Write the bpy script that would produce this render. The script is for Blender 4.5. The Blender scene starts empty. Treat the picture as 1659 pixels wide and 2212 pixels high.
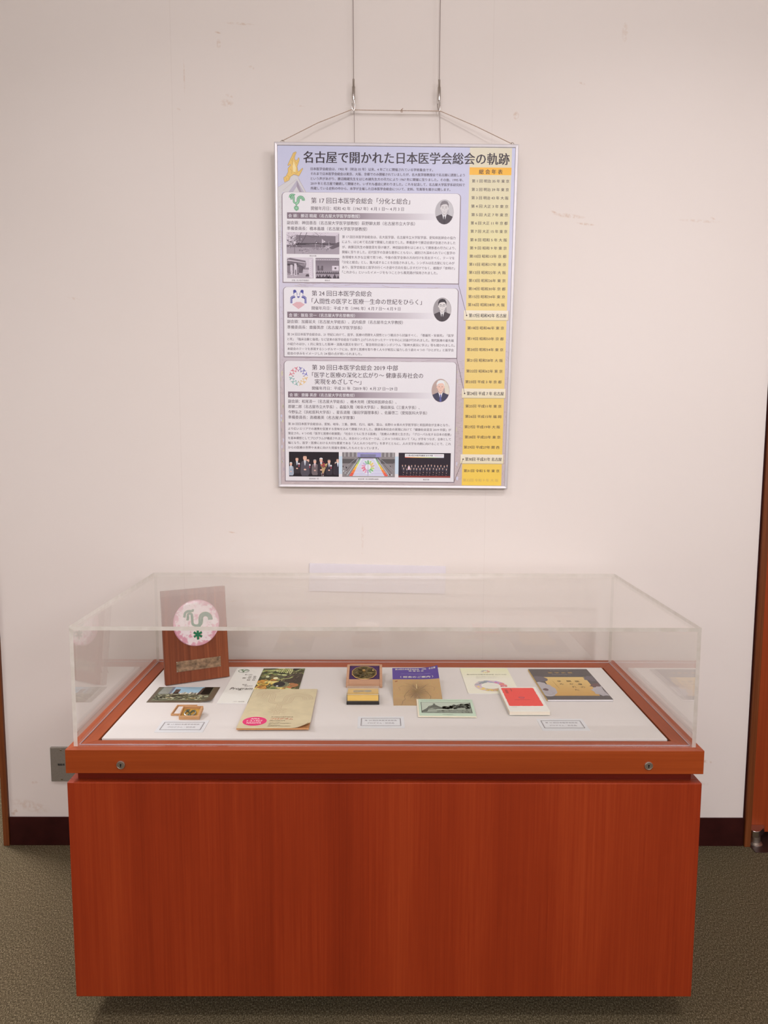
import bpy, bmesh, math, random
from mathutils import Matrix, Vector
import numpy as np

SC = bpy.context.scene
COL = SC.collection

# ---------------------------------------------------------------- camera
def cam_axes(p, yw, r):
    f = Vector((math.sin(yw)*math.cos(p), math.cos(yw)*math.cos(p), -math.sin(p)))
    rt = f.cross(Vector((0, 0, 1))).normalized(); up = rt.cross(f)
    return rt*math.cos(r)+up*math.sin(r), -rt*math.sin(r)+up*math.cos(r), f
rt, up, fw = cam_axes(.1089, .0044, .0036)
cd = bpy.data.cameras.new('camera'); cam = bpy.data.objects.new('camera', cd); COL.objects.link(cam)
cam.matrix_world = Matrix(((rt.x, up.x, -fw.x, 0), (rt.y, up.y, -fw.y, -2.4101), (rt.z, up.z, -fw.z, 1.3847), (0, 0, 0, 1)))
cd.sensor_fit = 'VERTICAL'; cd.sensor_height = 24.0; cd.lens = 24.0*1642.76/2212.0
cd.clip_start = .02; cd.clip_end = 50
SC.camera = cam

# ---------------------------------------------------------------- world, lights, exposure
w = bpy.data.worlds.new('world'); SC.world = w; w.use_nodes = True
w.node_tree.nodes['Background'].inputs[0].default_value = (1.0, .9, .86, 1)
w.node_tree.nodes['Background'].inputs[1].default_value = .25
def area(name, loc, size, energy, color, target=None, spread=180, shape='RECTANGLE'):
    l = bpy.data.lights.new(name, 'AREA'); l.shape = shape; l.size = size[0]; l.size_y = size[1]
    l.energy = energy; l.color = color; l.spread = math.radians(spread)
    o = bpy.data.objects.new(name, l); COL.objects.link(o); o.location = loc
    if target is not None:
        o.rotation_euler = (Vector(target)-Vector(loc)).to_track_quat('-Z', 'Y').to_euler()
    return o
LC = (1.0, .925, .99)
# the hall's ceiling lights: a few near the case, the larger rows far behind the camera
area('ceiling_downlight', (.3, -2.1, 2.77), (.25, .25), 6.5, LC, (.32, 0, 1.8), 130, 'DISK')
area('ceiling_downlight', (1.05, -1.45, 2.77), (.22, .22), 4.6, LC, (.9, -.15, .75), 100, 'DISK')
area('ceiling_downlight', (-.75, -1.45, 2.77), (.22, .22), 3.0, LC, (-.5, -.2, .75), 100, 'DISK')
area('ceiling_panel', (-2.7, -1.3, 2.78), (.6, .6), 13, LC, (-1.9, -1.0, 0), 110)
area('ceiling_panel', (-1.4, -5.2, 2.78), (1.6, 1.0), 62, LC, (-.9, 0, .6), 180)
area('ceiling_panel', (2.4, -4.4, 2.78), (1.6, 1.0), 94, LC, (1.4, 0, .4), 180)
area('ceiling_panel', (.2, -7.6, 2.78), (2.4, 1.4), 140, LC, (.2, 0, 1.0), 180)
area('corridor_lamp', (-2.3, .6, 2.7), (.6, .6), 75, LC)
SC.view_settings.view_transform = 'Standard'; SC.view_settings.look = 'None'
SC.view_settings.gamma = 1.0; SC.view_settings.use_curve_mapping = False
SC.view_settings.exposure = 0.11
SC.cycles.max_bounces = 10; SC.cycles.transparent_max_bounces = 24; SC.cycles.sample_clamp_indirect = 4

# ---------------------------------------------------------------- colours and materials
def lin(c):
    c = c/255.0
    return c/12.92 if c <= .04045 else ((c+.055)/1.055)**2.4
WB = (1.12, 1.285, 1.26)
def K(r, g, b, m=1.0):                       # colour of a thing as seen under the hall's pinkish light -> its own colour
    return tuple(min(.92, lin(v)*k*m) for v, k in zip((r, g, b), WB))

class NT:
    def __init__(s, name):
        s.m = bpy.data.materials.new(name); s.m.use_nodes = True; s.t = s.m.node_tree; s.t.nodes.clear()
        s.out = s.n('ShaderNodeOutputMaterial')
    def n(s, t, **k):
        x = s.t.nodes.new(t)
        for a, v in k.items(): setattr(x, a, v)
        return x
    def l(s, a, b): s.t.links.new(a, b)
    def bsdf(s, rough=.5, metal=0, spec=.5, coat=0):
        b = s.n('ShaderNodeBsdfPrincipled'); b.inputs['Roughness'].default_value = rough
        b.inputs['Metallic'].default_value = metal; b.inputs['Specular IOR Level'].default_value = spec
        b.inputs['Coat Weight'].default_value = coat
        s.l(b.outputs[0], s.out.inputs[0]); return b
    def coords(s, scale=(1, 1, 1), kind='Object'):
        tc = s.n('ShaderNodeTexCoord'); mp = s.n('ShaderNodeMapping'); mp.inputs['Scale'].default_value = scale
        s.l(tc.outputs[kind], mp.inputs[0]); return mp.outputs[0]
    def noise(s, vec, scale, detail=4, rough=.5):
        x = s.n('ShaderNodeTexNoise'); x.inputs['Scale'].default_value = scale; x.inputs['Detail'].default_value = detail
        x.inputs['Roughness'].default_value = rough
        if vec is not None: s.l(vec, x.inputs['Vector'])
        return x.outputs[0]
    def ramp(s, fac, stops):
        r = s.n('ShaderNodeValToRGB'); e = r.color_ramp.elements
        while len(e) < len(stops): e.new(.5)
        for i, (p, c) in enumerate(stops): e[i].position = p; e[i].color = (*c, 1)
        s.l(fac, r.inputs[0]); return r.outputs[0]
    def mix(s, a, b, fac, mode='MIX'):
        x = s.n('ShaderNodeMix', data_type='RGBA', blend_type=mode)
        for v, i in ((a, 6), (b, 7)):
            if isinstance(v, tuple): x.inputs[i].default_value = (*v, 1)
            else: s.l(v, x.inputs[i])
        if isinstance(fac, (int, float)): x.inputs[0].default_value = fac
        else: s.l(fac, x.inputs[0])
        return x.outputs[2]
    def math(s, op, a, b=None, clamp=False):
        x = s.n('ShaderNodeMath', operation=op, use_clamp=clamp)
        for v, i in ((a, 0), (b, 1)):
            if v is None: continue
            if isinstance(v, (int, float)): x.inputs[i].default_value = v
            else: s.l(v, x.inputs[i])
        return x.outputs[0]
    def bump(s, h, b, strength=.2, dist=.001):
        x = s.n('ShaderNodeBump'); x.inputs['Strength'].default_value = strength; x.inputs['Distance'].default_value = dist
        s.l(h, x.inputs['Height']); s.l(x.outputs[0], b.inputs['Normal'])

def plain(name, col, rough=.5, metal=0, spec=.5, vary=.06, scale=60, bump=0, coat=0):
    t = NT(name); b = t.bsdf(rough, metal, spec, coat)
    n = t.noise(t.coords(), scale)
    d = tuple(max(0, c*(1-vary)) for c in col); u = tuple(min(1, c*(1+vary)) for c in col)
    t.l(t.ramp(n, [(.3, d), (.7, u)]), b.inputs['Base Color'])
    if bump: t.bump(n, b, bump, .0006)
    return t.m

def wood(name, dark, mid, light, axis='Z', rough=.38, fine=260, coat=0.0, spec=.22, ka=.45, big=9):
    t = NT(name); b = t.bsdf(rough, spec=spec, coat=coat)
    s1 = {'Z': (1, 1, .012), 'X': (.012, 1, 1), 'Y': (1, .012, 1)}[axis]
    s2 = {'Z': (1, 1, .07), 'X': (.07, 1, 1), 'Y': (1, .07, 1)}[axis]
    a = t.noise(t.coords(s1), fine, 3, .6); c = t.noise(t.coords(s2), big, 4, .55)
    f = t.noise(t.coords(s1), fine*3.1, 2, .5)
    v = t.math('ADD', t.math('MULTIPLY', a, ka), t.math('MULTIPLY', c, .83-ka)); v = t.math('ADD', v, t.math('MULTIPLY', f, .17))
    t.l(t.ramp(v, [(.34, dark), (.5, mid), (.66, light)]), b.inputs['Base Color'])
    t.bump(f, b, .05, .0003)
    return t.m

def glass_clear():                            # cast acrylic sheet: straight-through, with its true Fresnel reflection on both faces
    t = NT('clear_acrylic')
    g = t.n('ShaderNodeNewGeometry'); inv = t.math('ADD', t.math('MULTIPLY', g.outputs['Backfacing'], 1/1.47-1.47), 1.47)
    fr = t.n('ShaderNodeFresnel'); t.l(inv, fr.inputs[0])
    tr = t.n('ShaderNodeBsdfTransparent'); tr.inputs[0].default_value = (.995, .995, .99, 1)
    gl = t.n('ShaderNodeBsdfGlossy'); gl.inputs['Roughness'].default_value = 0.0; gl.inputs['Color'].default_value = (1, 1, 1, 1)
    mx = t.n('ShaderNodeMixShader'); t.l(fr.outputs[0], mx.inputs[0]); t.l(tr.outputs[0], mx.inputs[1]); t.l(gl.outputs[0], mx.inputs[2])
    t.l(mx.outputs[0], t.out.inputs[0]); return t.m
def glass_edge():  # pale colour stands in for light reflected inside the polished edge
    t = NT('acrylic_pale_edge')
    n = t.noise(t.coords((1, 1, 1)), 45, 3)
    df = t.n('ShaderNodeBsdfDiffuse'); t.l(t.ramp(n, [(.35, (.74, .72, .62)), (.65, (.93, .91, .83))]), df.inputs[0])
    tl = t.n('ShaderNodeBsdfTranslucent'); tl.inputs[0].default_value = (.85, .83, .74, 1)
    tr = t.n('ShaderNodeBsdfTransparent'); tr.inputs[0].default_value = (.93, .93, .88, 1)
    gl = t.n('ShaderNodeBsdfGlossy'); gl.inputs['Roughness'].default_value = .15
    m0 = t.n('ShaderNodeMixShader'); m0.inputs[0].default_value = .5; t.l(df.outputs[0], m0.inputs[1]); t.l(tl.outputs[0], m0.inputs[2])
    m1 = t.n('ShaderNodeMixShader'); m1.inputs[0].default_value = .18; t.l(m0.outputs[0], m1.inputs[1]); t.l(tr.outputs[0], m1.inputs[2])
    m2 = t.n('ShaderNodeMixShader'); m2.inputs[0].default_value = .12; t.l(m1.outputs[0], m2.inputs[1]); t.l(gl.outputs[0], m2.inputs[2])
    t.l(m2.outputs[0], t.out.inputs[0]); return t.m

def wall_mat():
    t = NT('painted_plaster_wall'); b = t.bsdf(.75, spec=.25)
    base = t.mix((.765, .715, .640), (.80, .755, .685), t.noise(t.coords(), 1.6, 3))
    base = t.mix(base, (.80, .75, .67), .0)
    tc = t.n('ShaderNodeTexCoord'); sp = t.n('ShaderNodeSeparateXYZ'); t.l(tc.outputs['Object'], sp.inputs[0])
    nz = t.noise(tc.outputs['Object'], 75, 4, .6); nh = t.noise(t.coords((1, 1, 6)), 30, 4, .6)
    tot = None
    # scuffs and stains on the paint: x, z, half width, half height, strength
    for x, z, rx, rz, s in ((-0.425, 2.582, 0.051, 0.004, 0.6), (-0.49, 2.557, 0.01, 0.003, 0.8), (-0.488, 2.525, 0.008, 0.0156, 0.6), (-0.389, 2.459, 0.012, 0.005, 0.7), (-0.459, 2.378, 0.012, 0.005, 0.7), (-0.467, 2.358, 0.022, 0.012, 0.5), (-0.612, 2.339, 0.007, 0.003, 0.6), (0.405, 2.326, 0.01, 0.013, 1.0), (0.572, 2.035, 0.055, 0.007, 0.75), (0.625, 2.011, 0.03, 0.004, 0.9), (0.525, 2.046, 0.012, 0.004, 0.8), (0.725, 2.564, 0.01, 0.03, 0.45), (0.98, 2.021, 0.08, 0.005, 0.4), (1.015, 2.029, 0.01, 0.004, 0.6), (1.045, 0.222, 0.055, 0.01, 0.5), (1.08, 0.293, 0.026, 0.006, 0.8), (-1.16, 0.135, 0.07, 0.022, 0.4), (-1.215, 0.115, 0.013, 0.014, 1.0), (-0.949, 1.781, 0.02, 0.005, 0.35), (-0.476, 1.054, 0.02, 0.003, 0.6), (0.102, 0.849, 0.006, 0.003, 1.0), (-0.059, 0.988, 0.003, 0.0045, 1.0), (-0.058, 1.041, 0.005, 0.045, 0.4), (-0.593, 2.433, 0.003, 0.053, 0.4), (-0.251, 2.351, 0.022, 0.003, 0.5), (0.602, 2.419, 0.011, 0.004, 0.5), (-1.143, 0.217, 0.012, 0.007, 0.5)):
        dx = t.math('DIVIDE', t.math('SUBTRACT', sp.outputs[0], x), rx); dz = t.math('DIVIDE', t.math('SUBTRACT', sp.outputs[2], z), rz)
        if rx > 2*rz: dz = t.math('ADD', dz, t.math('MULTIPLY', dx, .8))
        d = t.math('ADD', t.math('MULTIPLY', dx, dx), t.math('MULTIPLY', dz, dz))
        m = t.math('MULTIPLY', t.math('SUBTRACT', 1, d, True), s)
        tot = m if tot is None else t.math('MAXIMUM', tot, m)
    br = t.math('MULTIPLY', t.math('SUBTRACT', nz, .42, True), 6.0, True)
    base = t.mix(base, (.60, .44, .31), t.math('MULTIPLY', t.math('MULTIPLY', tot, 1.6, True), t.math('MULTIPLY', br, .62)))
    # faint joints of the boards under the paint
    for x in (-.631, .333):
        d = t.math('ABSOLUTE', t.math('SUBTRACT', sp.outputs[0], x))
        base = t.mix(base, (.66, .60, .53), t.math('MULTIPLY', t.math('LESS_THAN', d, .0013), t.math('MULTIPLY', nz, .5)))
    t.l(base, b.inputs['Base Color']); t.bump(t.noise(t.coords(), 260, 3), b, .12, .0006)
    return t.m

def carpet_mat():
    t = NT('cut_pile_carpet'); b = t.bsdf(.95, spec=.1)
    v = t.coords()
    a = t.noise(t.coords((1, .6, 1)), 900, 3, .75); c = t.noise(t.coords((1, .5, 1)), 340, 4, .7); big = t.noise(v, 2.2, 3)
    mm = t.math('ADD', t.math('MULTIPLY', a, .5), t.math('MULTIPLY', c, .5))
    col = t.ramp(mm, [(.40, (.026, .020, .010)), (.49, (.105, .088, .050)), (.54, (.185, .158, .096)), (.62, (.46, .410, .285))])
    col = t.mix(col, t.mix((.82, .86, .78), (1.15, 1.02, .94), big), 1.0, 'MULTIPLY')
    t.l(col, b.inputs['Base Color']); t.bump(mm, b, .8, .004)
    return t.m

def ink_mat(name, rough=.4, spec=.4, vary=.0):
    t = NT(name); b = t.bsdf(rough, spec=spec)
    a = t.n('ShaderNodeAttribute', attribute_name='ink')
    n = t.noise(t.coords(), 900, 2)
    t.l(t.mix(a.outputs[0], t.ramp(n, [(.3, (.96-vary,)*3), (.7, (1.0,)*3)]), 1.0, 'MULTIPLY'), b.inputs['Base Color'])
    return t.m

M = {}
M['wall'] = wall_mat()
M['ceiling'] = plain('ceiling_paint', (.80, .77, .72), .8, vary=.02)
M['hall'] = plain('hall_wall_paint', (.80, .75, .72), .8, vary=.04, scale=3)
M['carpet'] = carpet_mat()
M['base'] = plain('dark_vinyl_baseboard', (.034, .0075, .0058), .6, spec=.08, vary=.25, scale=14)
M['trim'] = wood('stained_casing_wood', (.085, .022, .007), (.16, .045, .012), (.23, .075, .022), 'Z', .4, 120)
M['door'] = wood('door_veneer', (.24, .036, .008), (.30, .050, .011), (.37, .070, .016), 'Z', .4, 160, ka=.3)
LD, LM, LL = (.225, .0235, .0050), (.305, .0355, .0075), (.390, .056, .012)
RD, RM, RL_ = (.265, .042, .0075), (.335, .060, .0105), (.405, .083, .016)
M['lamv'] = wood('cherry_laminate_vertical', LD, LM, LL, 'Z', .42, 170, ka=.26, big=6)
M['lamx'] = wood('cherry_laminate_long', RD, RM, RL_, 'X', .40, 130, ka=.26, big=6)
M['lamy'] = wood('cherry_laminate_short', RD, RM, RL_, 'Y', .40, 130, ka=.26, big=6)
M['neck'] = wood('cherry_laminate_shaded', (.11, .010, .004), (.14, .013, .005), (.18, .02, .007), 'X', .35, 130)  # same laminate, the shade under the rim darkened into its colour
M['acr'] = glass_clear(); M['acre'] = glass_edge()
M['board'] = plain('white_cloth_board', (.76, .745, .70), .9, spec=.1, vary=.05, scale=700, bump=.25)
M['black'] = plain('black_gap', (.012, .010, .010), .7)
M['steel'] = plain('brushed_steel_plate', (.29, .27, .225), .45, .5, vary=.05, scale=200)
M['chrome'] = plain('satin_chrome', (.62, .58, .54), .24, 1.0, vary=.04)
M['chromed'] = plain('aged_nickel', (.62, .57, .50), .34, 1.0, vary=.08)
M['alu'] = plain('anodised_aluminium', (.66, .645, .64), .50, .6, vary=.02)
M['wire'] = plain('steel_wire', (.33, .27, .24), .45, .6)
M['cord'] = plain('tan_cord', (.50, .38, .28), .8, vary=.2, scale=400)
M['lab'] = plain('off_white_strip', (.76, .735, .75), .35, vary=.01)
M['plq'] = wood('plaque_walnut', (.12, .026, .009), (.205, .048, .016), (.33, .10, .036), 'Z', .45, 150)
M['enam'] = None
M['plate'] = plain('tarnished_brass_plate', (.26, .17, .10), .45, .6, vary=.55, scale=90, bump=.3)
M['kiri'] = wood('pale_box_wood', (.50, .27, .12), (.62, .36, .17), (.70, .44, .24), 'X', .6, 300)
M['kirim'] = wood('pinkish_box_wood', (.46, .25, .14), (.56, .33, .20), (.64, .41, .26), 'X', .6, 300)
M['yellow'] = plain('yellow_lining', (.62, .36, .06), .8, vary=.08, scale=300)
M['foam'] = plain('yellow_foam', (.86, .58, .13), .9, vary=.08, scale=500, bump=.3)
M['velvet'] = plain('purple_velvet', (.055, .018, .10), .9, vary=.2, scale=300)
M['bronze'] = plain('green_bronze', (.13, .10, .035), .35, .8, vary=.75, scale=120, bump=.8)
M['gold'] = plain('gold', (.80, .55, .22), .25, 1.0)
M['silver'] = plain('silver_medal', (.44, .45, .38), .35, .8, vary=.35, scale=300)
M['blackp'] = plain('black_plastic', (.015, .013, .013), .3)
M['pages'] = plain('page_edges', (.80, .74, .60), .8, vary=.08, scale=900)
M['pagesw'] = plain('white_page_edges', (.80, .78, .78), .8, vary=.06, scale=900)
M['pageskr'] = plain('orange_page_edges', (.60, .30, .12), .8, vary=.15, scale=900)
M['ink'] = ink_mat('printed_paper', .5, .2)
M['inkg'] = ink_mat('glossy_print', .36, .28)

# ---------------------------------------------------------------- mesh helpers
class MB:
    def __init__(s): s.v = []; s.f = []; s.mi = []
    def add(s, vs, fs, mi=0):
        o = len(s.v); s.v += [tuple(v) for v in vs]; s.f += [[o+i for i in f] for f in fs]; s.mi += [mi]*len(fs); return s
    def box(s, x0, x1, y0, y1, z0, z1, mi=0):
        return s.add([(x0, y0, z0), (x1, y0, z0), (x1, y1, z0), (x0, y1, z0), (x0, y0, z1), (x1, y0, z1), (x1, y1, z1), (x0, y1, z1)],
                     [(0, 3, 2, 1), (4, 5, 6, 7), (0, 1, 5, 4), (1, 2, 6, 5), (2, 3, 7, 6), (3, 0, 4, 7)], mi)
    def prism(s, pts, z0, z1, mi=0):
        n = len(pts); return s.add([(x, y, z0) for x, y in pts]+[(x, y, z1) for x, y in pts],
            [list(range(n))[::-1], list(range(n, 2*n))]+[(i, (i+1) % n, n+(i+1) % n, n+i) for i in range(n)], mi)
    def tube(s, pts, r, seg=8, mi=0, closed=False):
        pts = [Vector(p) for p in pts]; n = len(pts); vs = []; prev = None
        for i, p in enumerate(pts):
            a = pts[i-1] if (i or closed) else p; b = pts[(i+1) % n] if (i < n-1 or closed) else p
            t = (b-a).normalized()
            if prev is None:
                u = t.orthogonal().normalized()
            else:
                u = (prev-t*prev.dot(t)).normalized()
            prev = u; wv = t.cross(u); rr = r[i] if isinstance(r, (list, tuple)) else r
            vs += [p+(u*math.cos(2*math.pi*k/seg)+wv*math.sin(2*math.pi*k/seg))*rr for k in range(seg)]
        fs = []
        for i in range(n if closed else n-1):
            j = (i+1) % n
            fs += [(i*seg+k, i*seg+(k+1) % seg, j*seg+(k+1) % seg, j*seg+k) for k in range(seg)]
        if not closed: fs += [list(range(seg))[::-1], list(range((n-1)*seg, n*seg))]
        return s.add(vs, fs, mi)
    def lathe(s, prof, c=(0, 0, 0), axis='Z', seg=32, mi=0):
        vs = []; n = len(prof)
        for k in range(seg):
            a = 2*math.pi*k/seg
            for r, h in prof:
                x, y = r*math.cos(a), r*math.sin(a)
                vs.append({'Z': (c[0]+x, c[1]+y, c[2]+h), 'Y': (c[0]+x, c[1]-h, c[2]+y)}[axis])
        fs = []
        for k in range(seg):
            j = (k+1) % seg
            fs += [(k*n+i, j*n+i, j*n+i+1, k*n+i+1) for i in range(n-1)]
        if prof[0][0] > 1e-9: fs.append([k*n for k in range(seg)][::-1])
        if prof[-1][0] > 1e-9: fs.append([k*n+n-1 for k in range(seg)])
        return s.add(vs, fs, mi)
    def build(s, name, mats, parent=None, loc=None, bevel=0, smooth=False, seg=2):
        me = bpy.data.meshes.new(name); me.from_pydata(s.v, [], s.f)
        for m in (mats if isinstance(mats, (list, tuple)) else [mats]): me.materials.append(m)
        me.polygons.foreach_set('material_index', s.mi)
        bm = bmesh.new(); bm.from_mesh(me)
        bmesh.ops.remove_doubles(bm, verts=bm.verts, dist=1e-7)
        if bevel:
            es = [e for e in bm.edges if len(e.link_faces) == 2 and e.calc_face_angle(0) > .5]
            bmesh.ops.bevel(bm, geom=es, offset=bevel, segments=seg, profile=.5, affect='EDGES', clamp_overlap=True)
        bmesh.ops.recalc_face_normals(bm, faces=bm.faces); bm.to_mesh(me); bm.free()
        if smooth:
            me.polygons.foreach_set('use_smooth', [True]*len(me.polygons))
            try: me.set_sharp_from_angle(angle=math.radians(35))
            except Exception: pass
        o = bpy.data.objects.new(name, me); COL.objects.link(o)
        if parent: o.parent = parent
        if loc: o.location = loc
        return o

def empty(name, label, cat, loc=(0, 0, 0), rotz=0, group=None, mat=None, scale=1):
    o = bpy.data.objects.new(name, None); COL.objects.link(o); o.empty_display_size = .05
    if mat is not None: o.matrix_world = mat
    else: o.location = loc; o.rotation_euler = (0, 0, rotz)
    o['label'] = label; o['category'] = cat
    if group: o['group'] = group
    return o
def tag(o, label, cat, group=None):
    o['label'] = label; o['category'] = cat
    if group: o['group'] = group
    return o
def struct(o): o['kind'] = 'structure'; return o

# flat print: coloured shapes in millimetres on a surface, later shapes on top of earlier ones
class Ink:
    def __init__(s, step=.06): s.v = []; s.f = []; s.c = []; s.z = step; s.step = step; s.pend = []
    def up(s): s.z += s.step
    def poly(s, pts, col):
        o = len(s.v); s.v += [(x, y, s.z) for x, y in pts]; s.f.append(list(range(o, o+len(pts)))); s.c += [col]*len(pts)
    def rect(s, x0, y0, x1, y1, col, col2=None, nx=1, ny=1):
        for i in range(nx):
            for j in range(ny):
                a, b = x0+(x1-x0)*i/nx, x0+(x1-x0)*(i+1)/nx; c, d = y0+(y1-y0)*j/ny, y0+(y1-y0)*(j+1)/ny
                s.poly([(a, c), (b, c), (b, d), (a, d)], col)
    def grad(s, pts4, c0, c1, vertical=True):         # pts: TL TR BR BL
        o = len(s.v); s.v += [(x, y, s.z) for x, y in pts4]; s.f.append([o, o+1, o+2, o+3])
        s.c += [c0, c0, c1, c1] if vertical else [c0, c1, c1, c0]
    def ell(s, cx, cy, rx, ry, col, n=28, rot=0):
        ca, sa = math.cos(rot), math.sin(rot)
        s.poly([(cx+rx*math.cos(a)*ca-ry*math.sin(a)*sa, cy+rx*math.cos(a)*sa+ry*math.sin(a)*ca) for a in [2*math.pi*k/n for k in range(n)]], col)
    def ring(s, cx, cy, rx, ry, w_, col, n=40, a0=0, a1=2*math.pi):
        P = [(cx+rx*math.cos(a0+(a1-a0)*k/n), cy+ry*math.sin(a0+(a1-a0)*k/n)) for k in range(n+1)]
        Q = [(cx+(rx-w_)*math.cos(a0+(a1-a0)*k/n), cy+(ry-w_)*math.sin(a0+(a1-a0)*k/n)) for k in range(n+1)]
        for k in range(n): s.poly([P[k], P[k+1], Q[k+1], Q[k]], col)
    def stroke(s, pts, w_, col, dz=False):
        n = len(pts); L, R = [], []
        for i in range(n):
            a = pts[max(0, i-1)]; b = pts[min(n-1, i+1)]; dx, dy = b[0]-a[0], b[1]-a[1]; l = math.hypot(dx, dy) or 1
            nx, ny = -dy/l*w_/2, dx/l*w_/2; L.append((pts[i][0]+nx, pts[i][1]+ny)); R.append((pts[i][0]-nx, pts[i][1]-ny))
        for i in range(n-1): s.poly([L[i], L[i+1], R[i+1], R[i]], col)
    def text(s, body, x0, yc, x1, em, col, off=.0, shear=0):
        d = off*em
        for k, (a, b) in enumerate(((0, 0),) if off == 0 else ((-d, 0), (d, 0)) if off < .02 else ((-d, -d), (d, -d), (-d, d), (d, d))):
            s.pend.append((body, x0+a, yc+b, x1+a, em, col, 0, s.z+.002*k, shear))
    def flush(s):
        obs = []
        for t in s.pend:
            c = bpy.data.curves.new('tmp', 'FONT'); c.body = t[0]; c.resolution_u = 2; c.size = 1; c.offset = t[6]; c.shear = t[8]
            o = bpy.data.objects.new('tmp', c); COL.objects.link(o); obs.append(o)
        bpy.context.view_layer.update()
        for t, o in zip(s.pend, obs):
            me = o.to_mesh(); n = len(me.vertices); co = np.empty(n*3); me.vertices.foreach_get('co', co); co = co.reshape(-1, 3)
            if n:
                mn, mx = co[:, 0].min(), co[:, 0].max(); sx = (t[3]-t[1])/(mx-mn)
                k = len(s.v)
                s.v += [(t[1]+(a-mn)*sx, t[2]+(b-.38)*t[4], t[7]) for a, b, _ in co]
                s.f += [[k+i for i in p.vertices] for p in me.polygons]; s.c += [t[5]]*n
            o.to_mesh_clear(); cu = o.data; bpy.data.objects.remove(o); bpy.data.curves.remove(cu)
        s.pend = []
    def build(s, name, mat, parent, z0=0.0, fn=None, loc=None):
        s.flush()
        vs = []
        for x, y, z in s.v:
            if fn: X, Y, Z = fn(x, y); vs.append((X/1000, Y/1000, (Z+z)/1000+z0))
            else: vs.append((x/1000, y/1000, z/1000+z0))
        me = bpy.data.meshes.new(name); me.from_pydata(vs, [], s.f)
        at = me.color_attributes.new('ink', 'FLOAT_COLOR', 'POINT')
        at.data.foreach_set('color', np.array([(*c, 1) for c in s.c], dtype=np.float32).ravel())
        me.materials.append(mat); o = bpy.data.objects.new(name, me); COL.objects.link(o); o.parent = parent
        if loc: o.location = loc
        return o

def arc(cx, cy, r, a0, a1, n=10, ry=None):
    ry = r if ry is None else ry
    return [(cx+r*math.cos(math.radians(a0+(a1-a0)*k/n)), cy+ry*math.sin(math.radians(a0+(a1-a0)*k/n))) for k in range(n+1)]
# weathercock emblem of the 17th assembly, in a box 1 x 1, y up, centre 0,0
def cock():
    def q(pts): return [((x-888)/590, -(y+.087*(x-888)-835)/590) for x, y in pts]
    comb = q([(806, 535), (800, 566), (760, 572)] + [(730+math.cos(a)*95-0, 665-math.sin(a)*95) for a in [math.radians(90+k*9) for k in range(0, 8)]] + [(638, 668), (628, 692)])
    beak = q([(690, 750), (692, 730), (700, 715), (700, 655)] + [(740-math.cos(math.radians(k*18))*38, 652-math.sin(math.radians(k*18))*36) for k in range(0, 11)] + [(780, 700), (782, 780)]
             + [(852-math.cos(math.radians(k*15))*72, 795+math.sin(math.radians(k*15))*60) for k in range(0, 11)] + [(922, 790), (925, 720)]
             + [(1042-math.cos(math.radians(k*12))*116, 722-math.sin(math.radians(k*12))*112) for k in range(1, 15)] + [(1162, 745)])
    tail = q([(872, 925), (880, 880), (920, 860), (952, 820), (966, 770), (970, 720)] + [(1042-math.cos(math.radians(k*15))*72, 722-math.sin(math.radians(k*15))*70) for k in range(1, 12)] + [(1116, 745)])
    star = [q([(876, 1030), (876+math.cos(math.radians(a))*92, 1030-math.sin(math.radians(a))*(100 if a in (90, 270) else 92))]) for a in (90, 30, -30, 270, 210, 150)]
    return comb, beak, tail, star
COMB, BEAK, TAIL, STAR = cock()
def draw_cock(ink, cx, cy, s, w_, cols, sy=None):
    sy = s if sy is None else sy
    T = lambda P: [(cx+x*s, cy+y*sy) for x, y in P]
    for k, col in cols:
        for P in (COMB, BEAK, TAIL): ink.stroke(T(P), w_*k, col)
        for P in STAR: ink.stroke(T(P), w_*k*.95, col)
        ink.up()

# ================================================================ the setting
H = 2.80
b = MB(); b.box(-4, 4, -9.4, 3.0, -.05, 0); struct(b.build('floor', M['carpet']))
b = MB(); b.box(-4, 4, -9.4, 3.0, H, H+.05); struct(b.build('ceiling', M['ceiling']))
b = MB(); b.box(-1.2312, 1.2134, 0, .12, 0, H); struct(b.build('wall_back', M['wall']))
b = MB(); b.box(1.2134, 4, .12, .22, 0, H); b.box(2.12, 4, 0, .12, 0, H); b.box(1.2134, 2.12, 0, .12, 2.12, H); struct(b.build('wall_back', M['wall']))
b = MB(); b.box(-4, 4, 3.0, 3.1, 0, H); struct(b.build('wall_corridor', M['hall']))
b = MB(); b.box(-4.1, -4, -9.4, 3.0, 0, H); struct(b.build('wall_left', M['hall']))
b = MB(); b.box(4, 4.1, -9.4, 3.0, 0, H); struct(b.build('wall_right', M['hall']))
b = MB(); b.box(-4, 4, -9.5, -9.4, 0, H); struct(b.build('wall_front', M['hall']))
b = MB(); b.box(-1.2306, 1.2128, -.006, -.0005, .0005, .0985); struct(b.build('baseboard_back', M['base'], bevel=.0012))
b = MB(); b.box(-1.2514, -1.2318, -.010, .13, .0005, H-.001); struct(b.build('trim_1', M['trim'], bevel=.0015))
b = MB(); b.box(1.2176, 1.2385, -.012, .118, .0005, 2.14); struct(b.build('trim_2', M['trim'], bevel=.0015))
b = MB(); b.box(1.2136, 1.2174, -.003, .1, .0005, 2.14); struct(b.build('dark_gap_strip', M['base']))  # dark strip put in for the shaded gap between wall and casing
b = MB(); b.box(1.2388, 2.10, -.046, .118, .0002, .0022); struct(b.build('trim_4', plain('brown_sill_plate', (.045, .018, .013), .45, .3), bevel=.0006))
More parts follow.
